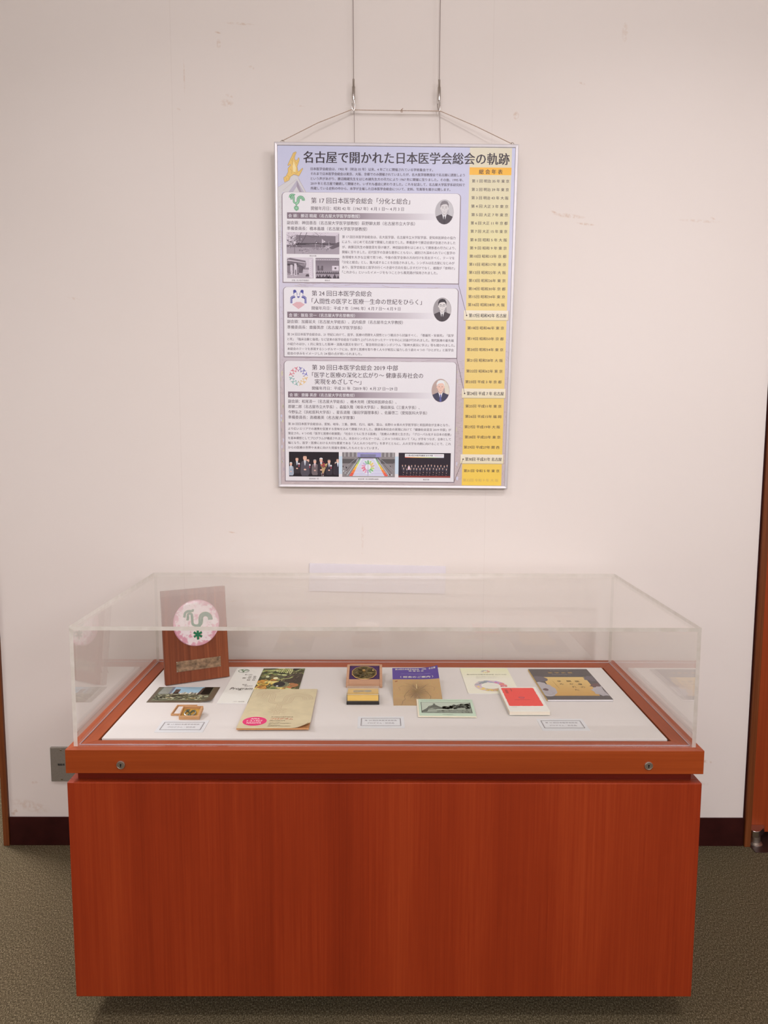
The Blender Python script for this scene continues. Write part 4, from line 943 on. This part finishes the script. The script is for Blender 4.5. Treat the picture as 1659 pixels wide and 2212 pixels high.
bg.matrix_world = Matrix.Translation((-.4998, -.5857, ZB+.0002)) @ Matrix.Rotation(math.radians(.3), 4, 'Z') @ Matrix.Rotation(math.radians(TB), 4, 'X') @ Matrix.Translation((.0232, .0215, .0031))
b = MB(); b.tube([(.0135*math.cos(a), .0135*math.sin(a), .0018) for a in [math.radians(115+k*310/30) for k in range(31)]], .0019, 8); b.build('ring', M['silver'], bg, smooth=True)
b = MB()
for P in (BEAK, TAIL, COMB): b.tube([(x*.028, y*.026+.001, .0030) for x, y in P], .0011, 6)
for P in STAR: b.tube([(x*.028, y*.026+.001, .0030) for x, y in P], .0011, 6)
b.build('figure', plain('greenish_enamel_metal', (.10, .14, .09), .3, .7, vary=.4, scale=500), bg, smooth=True)

# ---- three caption cards
def caption(x, y, l1, l2, x1, x2, lab, w_=97.6, h_=48, ox_=8.5, oy_=14, m=(9, 12)):
    c = item('caption_card', lab, 'caption card', x-ox_, y-oy_, .3, group='caption cards')
    slab('card', plain('caption_stock', KI(214, 206, 208, 1.0), .45, vary=.01), c, 0, w_+ox_+m[0], 0, h_+oy_+m[1], 0, .5)
    k = Ink(.04)
    for t_ in (0, 1.9):
        P = [(ox_+t_, oy_+t_), (ox_+w_-t_, oy_+t_), (ox_+w_-t_, oy_+h_-t_), (ox_+t_, oy_+h_-t_)]
        w2 = 1.25 if t_ == 0 else .45
        for a, b_ in zip(P, P[1:]+P[:1]): k.stroke([a, b_], w2, DK)
    k.text(l1, ox_+x1[0], oy_+34.3, ox_+x1[1], 8.0, DK); k.text(l2, ox_+x2[0], oy_+17.2, ox_+x2[1], 8.0, DK)
    k.build('lettering', M['ink'], c, z0=.0005)
caption(-528.9, -652.0, '第 17 回日本医学会総会', 'プログラム・記念品', (8.7, 88.3), (14.8, 81.5), 'white caption card with black border reading 17, in front of the small wooden box')
caption(-46.4, -624.2, '第 24 回日本医学会総会', 'プログラム・記念品', (8.7, 88.3), (14.8, 81.5), 'white caption card with black border reading 24, in the middle of the case')
caption(399.5, -637.0, '第 30 回日本医学会総会', 'プログラム・記念品', (8.7, 88.3), (14.8, 81.5), 'white caption card with black border reading 30, in front of the black and gold book')

# ---- white programme with coloured painting
bk = item('programme_booklet', 'white programme booklet with a green and yellow painting, partly under the brown programme', 'booklet', -429.2, -478.0, 0.2)
slab('pages', M['pagesw'], bk, .6, 204.4, .6, 291.4, 0, 1.8)
slab('cover', plain('white_cover', KI(222, 212, 205, 1.08), .5, vary=.01), bk, 0, 205, 0, 292, 1.85, 2.3)
ik = Ink(.045); random.seed(21)
ik.rect(80, .3, 204.7, 291.7, KI(84, 78, 46, 1)); ik.up()
G = [KI(150, 156, 96, 1), KI(96, 110, 60, 1), KI(60, 62, 42, 1), KI(200, 196, 140), KI(48, 40, 36, 1), KI(120, 130, 80, 1), KI(176, 178, 120)]
Yl = [KI(214, 166, 72), KI(200, 140, 60), KI(226, 196, 120), KI(160, 100, 52, 1), KI(190, 120, 60)]
def clipx(x, a, b_): return max(a, min(b_, x))
def blob(cx, cy, rx, ry, rot, col, n=14):
    ik.poly([(clipx(cx+rx*math.cos(a)*math.cos(rot)-ry*math.sin(a)*math.sin(rot), 80.3, 204.5), clipx(cy+rx*math.cos(a)*math.sin(rot)+ry*math.sin(a)*math.cos(rot), .5, 291.4)) for a in [2*math.pi*k/n for k in range(n)]], col)
for k in range(70): blob(random.uniform(84, 200), random.uniform(215, 288), random.uniform(6, 22), random.uniform(2, 9), random.uniform(-.6, .9), random.choice(G)); ik.z += .002
for k in range(60): blob(random.uniform(82, 160), random.uniform(100, 215), random.uniform(5, 18), random.uniform(4, 14), random.uniform(-.8, .8), random.choice(Yl+G[:3])); ik.z += .002
for k in range(50): blob(random.uniform(82, 200), random.uniform(3, 110), random.uniform(5, 20), random.uniform(4, 16), random.uniform(-.8, .8), random.choice(Yl+G)); ik.z += .002
blob(178, 190, 34, 60, -.3, KI(66, 52, 44, 1), 22); ik.up(); blob(120, 212, 34, 17, .1, KI(86, 82, 60, 1), 20); ik.up()
for k in range(26):
    a = random.uniform(.2, 1.6); x, y = random.uniform(150, 196), random.uniform(190, 250); ik.stroke([(x, y), (clipx(x+6*math.cos(a), 80, 204), y+14)], 2.2, random.choice((KI(56, 46, 40, 1), KI(90, 72, 60, 1), KI(120, 100, 80, 1))))
ik.up(); blob(172, 140, 28, 20, .1, KI(170, 108, 66), 24); ik.up(); blob(150, 146, 24, 24, 0, KI(112, 112, 84, 1), 24); ik.up(); blob(145.5, 148, 16.5, 21, 0, KI(36, 30, 34, 1), 24); ik.up()
blob(141, 133, 3.4, 4.4, 0, KI(225, 215, 205)); blob(103, 213, 5, 10, 0, KI(205, 200, 160)); blob(128, 200, 7, 10, 0, KI(226, 214, 170)); blob(178, 120, 6, 5, 0, KI(200, 110, 66))
ik.stroke([(135, 185), (150, 192), (168, 200), (176, 212)], 5, KI(170, 170, 110)); ik.stroke([(118, 176), (135, 180), (150, 176)], 3, KI(60, 48, 40, 1))
for k in range(260):
    x, y = random.uniform(82, 196), random.uniform(6, 284)
    if (x-146)**2/480+(y-147)**2/700 < 1: continue
    a = random.uniform(-.5, .9); l_ = random.uniform(4, 15); dkk = x > 150 and y > 150
    c_ = random.choice((KI(70, 54, 42, 1), KI(52, 44, 38, 1), KI(110, 84, 56, 1), KI(96, 104, 62, 1)) if dkk else (KI(228, 208, 150), KI(206, 150, 66), KI(120, 124, 70, 1), KI(60, 50, 36, 1), KI(170, 168, 106), KI(150, 96, 48, 1), KI(88, 92, 52, 1)))
    ik.stroke([(x, y), (clipx(x+l_*.5*math.cos(a), 80, 204), y+l_*.5*math.sin(a)+1), (clipx(x+l_*math.cos(a+.5), 80, 204), min(290, y+l_*math.sin(a+.5)))], random.uniform(.8, 2.6), c_); ik.z += .0005
for k in range(7): ik.stroke([(138+k*5, 288), (132+k*6, 250)], 2.4, random.choice((KI(220, 205, 150), KI(180, 176, 110))))
ik.up()
ik.ring(24.6, 266.8, 16, 15.5, 1.6, KI(96, 110, 88, 1), 30); draw_cock(ik, 25, 267, 22, 2.0, ((1, KI(110, 140, 96, 1)),))
for s, a, b_, y, e_ in (('第17回', 33.4, 55, 231.6, 7), ('日 本', 48, 70.4, 215.5, 11), ('医 学 会', 32.7, 72.3, 201.5, 11), ('総 会', 47.6, 72.5, 184, 11), ('開会', 42, 55.5, 144, 8), ('閉会式次', 50, 72.5, 133, 8), ('1967. 名古屋', 41.6, 70.7, 11, 5)):
    ik.text(s, a, y, b_, e_, KI(84, 70, 60, 1))
ik.text('Program', 13.4, 113, 76.2, 26, KI(84, 72, 62, 1), 0, .25)
ik.build('cover_print', M['ink'], bk, z0=.0023)

# ---- brown kraft programme with the pink oval
kp = item('kraft_programme', 'thick brown kraft programme with pink oval and outlined emblem, lower left of centre', 'booklet', -344.1, -657.6, .7, z=2.6)
kp.rotation_euler = (math.radians(-.55), 0, math.radians(.7)); kp.location.z = ZB+.0030
KR = KI(201, 180, 147, 1.04)
krm = plain('kraft_paper', KR, .8, vary=.05, scale=40, bump=.15)
b = MB(); b.prism([(x/1000, y/1000) for x, y in ((.5, .5), (173.5, .5), (173.5, 281), (.5, 281))], 0, .0038); b.build('pages', M['pageskr'], kp, bevel=.0003)
def fk(x, y):
    d_ = (x-128)/46-y/48
    z = 4.6+.06*math.sin(x*.05)+.06*math.sin(y*.03)
    if d_ > 0: z += 12*d_*d_
    return (x-(3.5*d_*d_ if d_ > 0 else 0), y+(4*d_*d_ if d_ > 0 else 0), z)
grid_sheet('cover', krm, kp, 174.5, 282, fk, .4, 48, 60)
ik = Ink(.035); LN = KI(176, 138, 112, 1.0)
draw_cock(ik, 88, 176, 158, 14.5, ((1, LN), (.90, KR)), 178)
draw_cock(ik, 88, 176, 158, 4.6, ((1, LN), (.76, KR)), 178)
ik.ell(37.6, 43.8, 30.8, 30.6, KI(205, 190, 160), 40); ik.up(); ik.ell(37.6, 43.8, 29.6, 29.2, KI(200, 42, 98, 1.25), 40); ik.up()
for s, a, b_, y, e_ in (('APRIL', 26, 49, 60, 12), ('1-3,1967', 18.5, 56, 46.5, 13), ('NAGOYA', 20, 55, 33, 13)): ik.text(s, a, y, b_, e_, KI(232, 200, 196), .015)
DKB = KI(98, 78, 60, 1)
for s, a, b_, y, e_, c_ in (('第17回日本医学会総会', 74.4, 129.2, 71.5, 5.5, DKB), ('プログラム', 74.4, 129.4, 59, 11.5, KI(196, 70, 56, 1)), ('PROGRAM', 74, 110.6, 47.5, 8.5, DKB), ('THE 17TH', 74.4, 99.7, 36.8, 5.5, DKB), ('GENERAL ASSEMBLY', 73.8, 128.3, 29.8, 5.5, DKB), ('OF', 73.8, 79.5, 24.1, 4.5, DKB), ('THE JAPAN', 74.4, 102.2, 18, 5.5, DKB), ('MEDICAL CONGRESS', 73.7, 128, 11.8, 5.5, DKB)):
    ik.text(s, a, y, b_, e_, c_, 0, .2 if s == 'プログラム' else 0)
ik.build('cover_print', M['ink'], kp, fn=fk, z0=.00001)

# ---- medal box, tilted up, and its bronze medal
slat = item('box_lid', 'pale wooden lid lying under the back of the medal box with the purple lining', 'lid', -92, -292, .3)
slab('lid_panel', M['kirim'], slat, 0, 96, 0, 44, 0, 8.2, .5); slab('lid_rail', M['kirim'], slat, 0, 96, 36, 44, 8.25, 9.4, .3)
TM = 12.0
mb = item('medal_box', 'square pinkish wooden box with purple velvet inside, standing tilted at the back', 'box', -96.0, -350.2, .3, tilt=TM)
slab('box_base', M['kirim'], mb, 1.5, 101, 0, 108, 0, 3.0)
slab('box_wall', M['kirim'], mb, 8.2, 94.3, 0, 24, 3.05, 13.5, .5); slab('box_wall', M['kirim'], mb, 8.2, 94.3, 105.2, 110, 3.05, 13.5, .5)
slab('side_rail', M['kirim'], mb, .4, 8.0, -1.2, 108.5, 3.05, 12.6, .5); slab('side_rail', M['kirim'], mb, 94.5, 102.1, -1.2, 108.5, 3.05, 12.6, .5)
slab('velvet_bed', M['velvet'], mb, 8.3, 94.2, 24.1, 105.1, 3.05, 9.2)
md = item('bronze_medal', 'twelve-sided dark bronze medal with gold rim, lying on purple velvet', 'medal', -96, -350.2)
md.matrix_world = Matrix.Translation((-.0960, -.3502, ZB+.0002)) @ Matrix.Rotation(math.radians(.3), 4, 'Z') @ Matrix.Rotation(math.radians(TM), 4, 'X') @ Matrix.Translation((.0505, .0622, .0094))
b = MB(); b.prism([(.0345*math.cos(math.radians(15+30*k)), .0345*math.sin(math.radians(15+30*k))) for k in range(12)], 0, .0036); b.build('relief', M['bronze'], md, bevel=.0005)
b = MB(); P12 = [(.0355*math.cos(math.radians(15+30*k)), .0355*math.sin(math.radians(15+30*k)), .0022) for k in range(12)]; b.tube(P12, .0013, 6, closed=True); b.build('gold_rim', M['gold'], md)
b = MB()
random.seed(5)
for k in range(26):
    a = random.uniform(0, 6.28); r0 = random.uniform(.006, .022); q_ = random.uniform(-.6, .6)
    b.tube([((r0+t_*.0045)*math.cos(a+q_*t_*.25), (r0+t_*.0045)*math.sin(a+q_*t_*.25), .0040+.0006*math.sin(t_)) for t_ in range(3)], .0009, 5)
b.build('relief_figures', M['bronze'], md, smooth=True)
b = MB(); b.lathe([(.0052, .0035), (.0046, .0060), (.0024, .0076), (.0001, .0080)], (-.001, .0085, 0), 'Z', 16); b.lathe([(.0022, .0035), (.0014, .0050), (.0001, .0053)], (.025, .013, 0), 'Z', 10); b.build('gold_boss', M['gold'], md, smooth=True)

# ---- clear plastic case with yellow foam, silver charm on it
pk = item('clear_plastic_case', 'small clear plastic case, yellow foam, black base, in front of the medal box', 'case', -88.2, -481.4, .3)
slab('base', M['blackp'], pk, 0, 86, 0, 63, 0, 9.0, .8)
slab('foam', M['foam'], pk, 2.2, 83.8, 2.2, 60.8, 9.1, 23.5, 1.5)
b = MB()
for a in ((0, 86, 0, 1.3), (0, 86, 61.7, 63)): b.box(a[0]/1000, a[1]/1000, a[2]/1000, a[3]/1000, .0091, .0266)
for a in ((0, 1.3), (84.7, 86)): b.box(a[0]/1000, a[1]/1000, .0014, .0616, .0091, .0266)
b.box(0, .086, 0, .063, .02665, .0280)
b.build('clear_lid', M['acr'], pk)
for P in ([(.3, .3), (85.7, .3)], [(.3, 62.7), (85.7, 62.7)], [(.3, .3), (.3, 62.7)], [(85.7, .3), (85.7, 62.7)]):
    b = MB(); b.tube([(x/1000, y/1000, .0280) for x, y in P], .0006, 6); b.build('lid_edge_highlight', M['acre'], pk)  # pale rods added along the lid's top edges as painted highlights
ch = item('silver_charm', 'silver charm with an oval fob, inside the clear plastic case', 'charm', -45, -446, 3, z=23.7)
b = MB(); b.lathe([(.0001, .0012), (.009, .0011), (.0105, .0006), (.0105, 0)][::-1], (0, 0, 0), 'Z', 24)
for i, v in enumerate(b.v): b.v[i] = (v[0]+.012, v[1]*.62+.002, v[2])
b.build('fob', M['silver'], ch, smooth=True)
b = MB(); b.tube([(.001, .001, .0009), (-.008, -.002, .001), (-.017, -.004, .001), (-.024, -.004, .001), (-.026, .001, .001), (-.020, .0045, .001), (-.008, .004, .001), (.001, .002, .001)], .0009, 6); b.build('link', M['silver'], ch, smooth=True)

# ---- purple and brown booklet, bent up at the back
pb = item('purple_brown_booklet', 'booklet with purple top and brown anatomical chart below, its top edge curling up', 'booklet', 35.2, -488.0, .3)
TP = math.radians(18.4)
def fp(x, y):
    t_ = y/185; q_ = max(0, y-30); q_ = q_*q_/(2*36) if q_ < 36 else q_-18
    lift = max(0, (x/132-.45)/.55)**2.2*max(0, t_-.55)/.45
    wv = .9*math.sin(x/132*5.2)*max(0, t_-.4)
    return (x*(1-.012*t_)-2.2*lift, (y-q_)+q_*math.cos(TP)+1.5*lift, .95+q_*math.sin(TP)+lift*9+wv)
grid_sheet('pages', M['pages'], pb, 131.6, 185, lambda x, y: tuple(p-q_ for p, q_ in zip(fp(x, y), (0, 0, .35))), .7, 28, 28)
ik = Ink(.04)
def gridfill(x0, y0, x1, y1, nx, ny, cf):
    for i in range(nx):
        for j in range(ny):
            a, b_, c_, d_ = x0+(x1-x0)*i/nx, x0+(x1-x0)*(i+1)/nx, y0+(y1-y0)*j/ny, y0+(y1-y0)*(j+1)/ny
            ik.poly([(a, c_), (b_, c_), (b_, d_), (a, d_)], cf((a+b_)/2, (c_+d_)/2))
BRN = [KI(186, 148, 104, 1.05), KI(176, 138, 96, 1.05), KI(196, 158, 112, 1.05)]
random.seed(9)
gridfill(0, 0, 132, 133, 44, 44, lambda x, y: tuple(a*random.uniform(.96, 1.04)*(1-.50*math.exp(-((x-66)/26)**2-((y-78)/34)**2)) for a in BRN[1]))
gridfill(0, 133, 132, 185, 26, 11, lambda x, y: KI(84, 62, 128, 1.05))
ik.up()
for k in range(60):
    a = random.gauss(math.pi/2 if k % 2 else -math.pi/2, .9); r0 = random.uniform(4, 20); L_ = random.uniform(10, 40); x, y = 66+r0*math.cos(a)*.7, 78+r0*math.sin(a)
    P = []
    for q_ in range(5): P.append((max(3, min(129, x)), max(3, min(118, y)))); x += L_/5*math.cos(a)*1.1; y += L_/5*math.sin(a); a += random.uniform(-.35, .35)
    ik.stroke(P, random.uniform(.4, 1.1), random.choice((KI(140, 108, 80, 1), KI(120, 94, 76, 1), KI(158, 124, 92, 1))))
for s in (-1, 1): ik.stroke([(66+s*8, 100), (66+s*22, 103), (66+s*40, 104), (66+s*50, 96), (66+s*46, 84)], .8, KI(140, 108, 80, 1)); ik.stroke([(66+s*22, 84), (66+s*30, 72), (66+s*36, 58), (66+s*33, 44), (66+s*41, 30), (66+s*42, 14), (66+s*46, 4)], 1.1, KI(124, 96, 74, 1))
ik.rect(65.0, 92, 66.4, 112, KI(205, 178, 130)); ik.ell(10, 124, 5, 2.2, KI(150, 90, 62, 1), 10, .5)
TX = KI(226, 214, 176)
ik.up(); ik.text('第24回日本医学会総会　1995　名古屋', 8, 178.5, 125, 7.5, TX, .0); ik.text('開 催 記 念', 47, 170.5, 90, 5.4, TX)
ik.text('1995.4.7 NAGOYA CONGRESS CENTER', 24, 157, 108, 3.0, KI(150, 135, 160)); ik.text('（ 総会のご案内 ）', 22, 143.5, 115, 8.8, TX, .0)
ik.build('cover_print', M['inkg'], pb, fn=fp)
b = MB(); b.prism([(0, 0), (.120, 0), (.120, .034)], -.045, .045); o = b.build('support_wedge', M['acr'], pb); o.rotation_euler = (math.pi/2, 0, math.pi/2); o.location = (.064, .052, .0002)
o.rotation_euler = (math.radians(90), 0, math.radians(90))

# ---- cream folder and green postcard
fo = item('cream_folder', 'cream paper folder lying under the pale green postcard', 'folder', 95.2, -570.4, -.8, z=1.7)
slab('folder_sheet', plain('cream_paper', KI(226, 208, 188, 1.05), .6, vary=.01), fo, 0, 147, 0, 125, 0, 1.2)
gp = item('green_postcard', 'pale green postcard with a grey photograph of a castle roof, on the cream folder', 'postcard', 99.2, -564.2, -1.2, z=3.0)
slab('card', plain('pale_green_card', KI(186, 198, 178, 1.05), .5, vary=.02), gp, 0, 143, 0, 117, 0, .7)
ik = Ink(.04); GG = lambda v: KI(55+v*140, 56+v*142, 50+v*132, 1.05)
ik.rect(6, 18, 135.5, 94, GG(.1)); ik.up(); ik.rect(7.5, 19.5, 134, 92.5, GG(.92)); ik.up()
ik.poly([(7.5, 19.5), (134, 19.5), (134, 46), (100, 44), (60, 40), (30, 34), (7.5, 26)], GG(.55)); ik.poly([(7.5, 25), (24, 30), (40, 38), (40, 44), (134, 52), (134, 90), (122, 84), (110, 86), (102, 70), (92, 80), (80, 62), (70, 66), (64, 56), (56, 60), (47, 72), (41, 80), (34, 72), (26, 66), (20, 50), (7.5, 32)], GG(.28)); ik.up()
random.seed(4)
for k in range(150): x = random.uniform(62, 132); ik.ell(x, random.uniform(48, 60+(x-62)*.38), random.uniform(1.5, 4.5), random.uniform(1.5, 5), GG(random.uniform(.12, .5)), 7)
for k in range(90): ik.ell(random.uniform(30, 132), random.uniform(21, 40), random.uniform(1, 4), random.uniform(.8, 2), GG(random.uniform(.35, .75)), 6)
ik.up(); ik.poly([(20, 24), (46, 26), (44, 44), (34, 50), (24, 42)], GG(.72)); ik.stroke([(26, 60), (40, 78), (54, 62)], 1.2, GG(.8)); ik.stroke([(24, 46), (40, 56), (52, 50)], 1.4, GG(.75)); ik.stroke([(22, 38), (36, 44), (48, 40)], 1, GG(.85)); ik.rect(38, 77, 43, 84, GG(.3))
ik.text('THE 24TH GENERAL ASSEMBLY OF THE JAPAN MEDICAL CONGRESS', 6.1, 106.5, 136, 5, KI(96, 110, 96, 1)); ik.text('1995 NAGOYA', 58.4, 8, 84.8, 5, KI(96, 110, 96, 1))
ik.build('picture', M['ink'], gp, z0=.0007)

# ---- cream programme with the painted ring
cp = item('cream_programme', 'cream programme with a multicoloured painted ring, partly under the red book', 'booklet', 241, -398.5, .2)
slab('pages', M['pagesw'], cp, .5, 142.5, .5, 221, 0, 1.4)
def rr(w_, h_, r): return [(r*(1-math.cos(a))*1, r*(1-math.sin(a))) for a in [math.pi/2*k/5 for k in range(6)]][::1]
b = MB(); r = 6; P = []
for cx, cy, a0 in ((r, r, 180), (143-r, r, 270), (143, 221.5, None), (0, 221.5, None)):
    P += [(cx+r*math.cos(math.radians(a0+k*18)), cy+r*math.sin(math.radians(a0+k*18))) for k in range(6)] if a0 is not None else [(cx, cy)]
b.prism([(x/1000, y/1000) for x, y in P], .00145, .0019); b.build('cover', plain('cream_cover', KI(224, 214, 196, 1.08), .5, vary=.01), cp)
ik = Ink(.04)
for j in range(8): ik.grad([(.3, 221-j*12), (142.7, 221-j*12), (142.7, 209-j*12), (.3, 209-j*12)], tuple(a*(1-j/8)+b_*j/8 for a, b_ in zip(KI(222, 214, 178, 1.06), KI(224, 214, 196, 1.08))), tuple(a*(1-(j+1)/8)+b_*(j+1)/8 for a, b_ in zip(KI(222, 214, 178, 1.06), KI(224, 214, 196, 1.08))))
ik.up(); random.seed(2)
cols = [KI(214, 130, 120), KI(200, 120, 150), KI(170, 150, 190), KI(150, 150, 165), KI(140, 140, 140), KI(170, 165, 170), KI(200, 170, 190), KI(226, 190, 120), KI(220, 180, 110), KI(190, 170, 110), KI(206, 160, 130), KI(190, 110, 110)]
ik.ell(71, 62, 46, 46, KI(205, 180, 180), 48); ik.up()
for k in range(150):
    a = random.uniform(0, 2*math.pi); r_ = random.uniform(27, 44); i_ = int(a/(2*math.pi)*12) % 12
    ik.ell(71+r_*math.cos(a), 62+r_*math.sin(a), random.uniform(2, 5), random.uniform(2, 6), random.choice((cols[i_], cols[(i_+1) % 12])), 9, a); ik.z += .001
ik.up(); ik.ell(71, 62, 27, 26, KI(226, 216, 204, 1.05), 36); ik.up(); ik.text('THE JAPAN MEDICAL CONGRESS', 50, 63, 93, 3, KI(190, 176, 170))
for k in range(12):
    a = math.radians(k*30+15); c_ = cols[k]; ik.stroke([(73.3+6*math.cos(a), 188+6*math.sin(a)), (73.3+14*math.cos(a+.15), 188+14*math.sin(a+.15))], 2.4, c_)
ik.text('第30回日本医学会総会 2019 中部', 14.4, 161, 131.2, 7.5, KI(120, 108, 96, 1)); ik.text('医学と医療の深化と広がり', 40.4, 145, 102.4, 5, KI(160, 150, 136)); ik.text('健康長寿社会の実現をめざして', 37.7, 130.5, 105.6, 5, KI(160, 150, 136))
ik.build('cover_print', M['ink'], cp, z0=.0019)

# ---- red paperback
rb = item('red_paperback', 'small thick white paperback with a wavy-edged red panel, right of the green postcard', 'book', 327.0, -557.4, .5, z=2.1)
rb.rotation_euler = (math.radians(.25), 0, math.radians(.4)); rb.location.z = ZB+.0024
slab('page_block', M['pages'], rb, .3, 102.7, .3, 180.7, .5, 9.4, .3)
slab('cover', plain('white_paperback_cover', KI(222, 212, 204, 1.08), .4, vary=.01), rb, 0, 103, 0, 181, 9.45, 9.9)
slab('cover', plain('white_paperback_cover', KI(222, 212, 204, 1.08), .4, vary=.01), rb, 0, 103, 0, 181, 0, .45)
ik = Ink(.04); P = []
for k in range(60):
    t_ = k/60*4; s_ = int(t_); f_ = t_-s_; wv = 1.3*abs(math.sin(f_*math.pi*6))
    P.append(((7+f_*87, 38-wv), (94+wv, 38+f_*134), (94-f_*87, 172+wv*.6), (7-wv, 172-f_*134))[s_])
ik.poly(P, KI(236, 66, 60, 1.15)); ik.up()
ik.ell(49, 98, 7, 6, KI(200, 70, 80), 16); ik.ring(49, 98, 8, 7, 1.5, KI(150, 60, 90, 1), 20); ik.rect(28, 81.5, 69, 83.2, KI(170, 50, 50, 1))
ik.rect(14, 130, 21, 160, KI(190, 56, 52, 1)); ik.rect(30, 146, 33, 168, KI(190, 56, 52, 1)); ik.text('中部新書', 10, 30, 24, 3.6, KI(130, 118, 112))
ik.build('cover_print', M['inkg'], rb, z0=.0099)

# ---- black and gold book
bb = item('black_gold_book', 'black softcover book with gold panel and grey clouds, at the back right', 'book', 446.0, -453.4, .4)
bb.rotation_euler = (0, 0, math.radians(.4))
slab('page_block', M['pagesw'], bb, .6, 175.2, .3, 258.5, .45, 4.6, .3)
def fb(x, y): return (x, y, 5.0)
grid_sheet('cover', plain('charcoal_cover', KI(74, 66, 68, 1), .35, vary=.03), bb, 175.6, 259, fb, .35, 20, 20)
slab('cover', plain('charcoal_cover', KI(74, 66, 68, 1), .35, vary=.03), bb, 0, 175.6, 0, 259, 0, .4)
b = MB(); b.box(-.0006, -.0001, 0, .259, 0, .0048); b.build('spine', plain('gold_spine', KI(196, 156, 84), .35, .3), bb)
ik = Ink(.035)
for i in range(6):
    for j in range(6):
        g0 = tuple(a+(b_-a)*j/6 for a, b_ in zip(KI(190, 140, 74, 1.05), KI(214, 176, 112, 1.05))); g1 = tuple(a+(b_-a)*(j+1)/6 for a, b_ in zip(KI(190, 140, 74, 1.05), KI(214, 176, 112, 1.05)))
        ik.grad([(26+20.5*i, 29+26*(j+1)), (26+20.5*(i+1), 29+26*(j+1)), (26+20.5*(i+1), 29+26*j), (26+20.5*i, 29+26*j)], g1, g0)
ik.up()
def cloud(pts, col): ik.poly([(max(.5, min(175, x)), max(.5, min(258, y))) for x, y in pts], col); ik.up()
def lobes(P, r_=6):
    o = []
    for (x, y), (x2, y2) in zip(P, P[1:]+P[:1]):
        for k in range(5):
            t_ = k/5; nx, ny = (y2-y), -(x2-x); l = math.hypot(nx, ny) or 1; o.append((x+(x2-x)*t_+nx/l*r_*math.sin(math.pi*t_), y+(y2-y)*t_+ny/l*r_*math.sin(math.pi*t_)))
    return o
cloud(lobes([(.5, 190), (.5, 150), (22, 146), (36, 158), (32, 180), (18, 192)][::1], 3), KI(106, 95, 102, 1))
cloud(lobes([(.5, 140), (.5, 34), (14, 24), (30, 40), (40, 70), (34, 104), (22, 124), (14, 138)], 4), KI(176, 164, 168, 1))
cloud(lobes([(4, 78), (14, 68), (20, 78), (14, 90)], 2), KI(110, 84, 86, 1))
cloud(lobes([(175, 196), (175, 146), (158, 146), (141, 160), (142, 180), (156, 194)], 3), KI(106, 95, 102, 1))
cloud(lobes([(175, 136), (175, 96), (156, 92), (140, 106), (150, 124), (160, 130)], 3), KI(108, 78, 78, 1))
cloud(lobes([(175, 108), (175, 28), (156, 26), (140, 44), (136, 76), (148, 96), (160, 104)], 4), KI(176, 164, 168, 1))
for s in (18, 160):
    for k in range(3): ik.ring(s, 60-k*4, 14-k*3, 22-k*5, .5, KI(150, 138, 144, 1), 20)
ik.text('名古屋大学医学部史料展', 61.5, 245, 116.9, 4.2, KI(160, 150, 150)); ik.text('医 学 史 展', 52, 223.5, 123.4, 13, KI(190, 148, 86), .0); ik.text('第30回日本医学会総会 2019', 59, 206.5, 114.3, 4.6, KI(160, 150, 150))
for x, y0_, s in ((118, 146, '医療の'), (94, 148, '開かれた'), (66, 148, '歩み')):
    for k, c_ in enumerate(s): ik.text(c_, x-6+k*1.5, y0_-k*24, x+6+k*1.5, 15, KI(66, 50, 40, 1))
ik.stroke([(48, 150), (52, 90)], .9, KI(150, 108, 56, 1))
ik.build('cover_print', M['inkg'], bb, fn=fb)
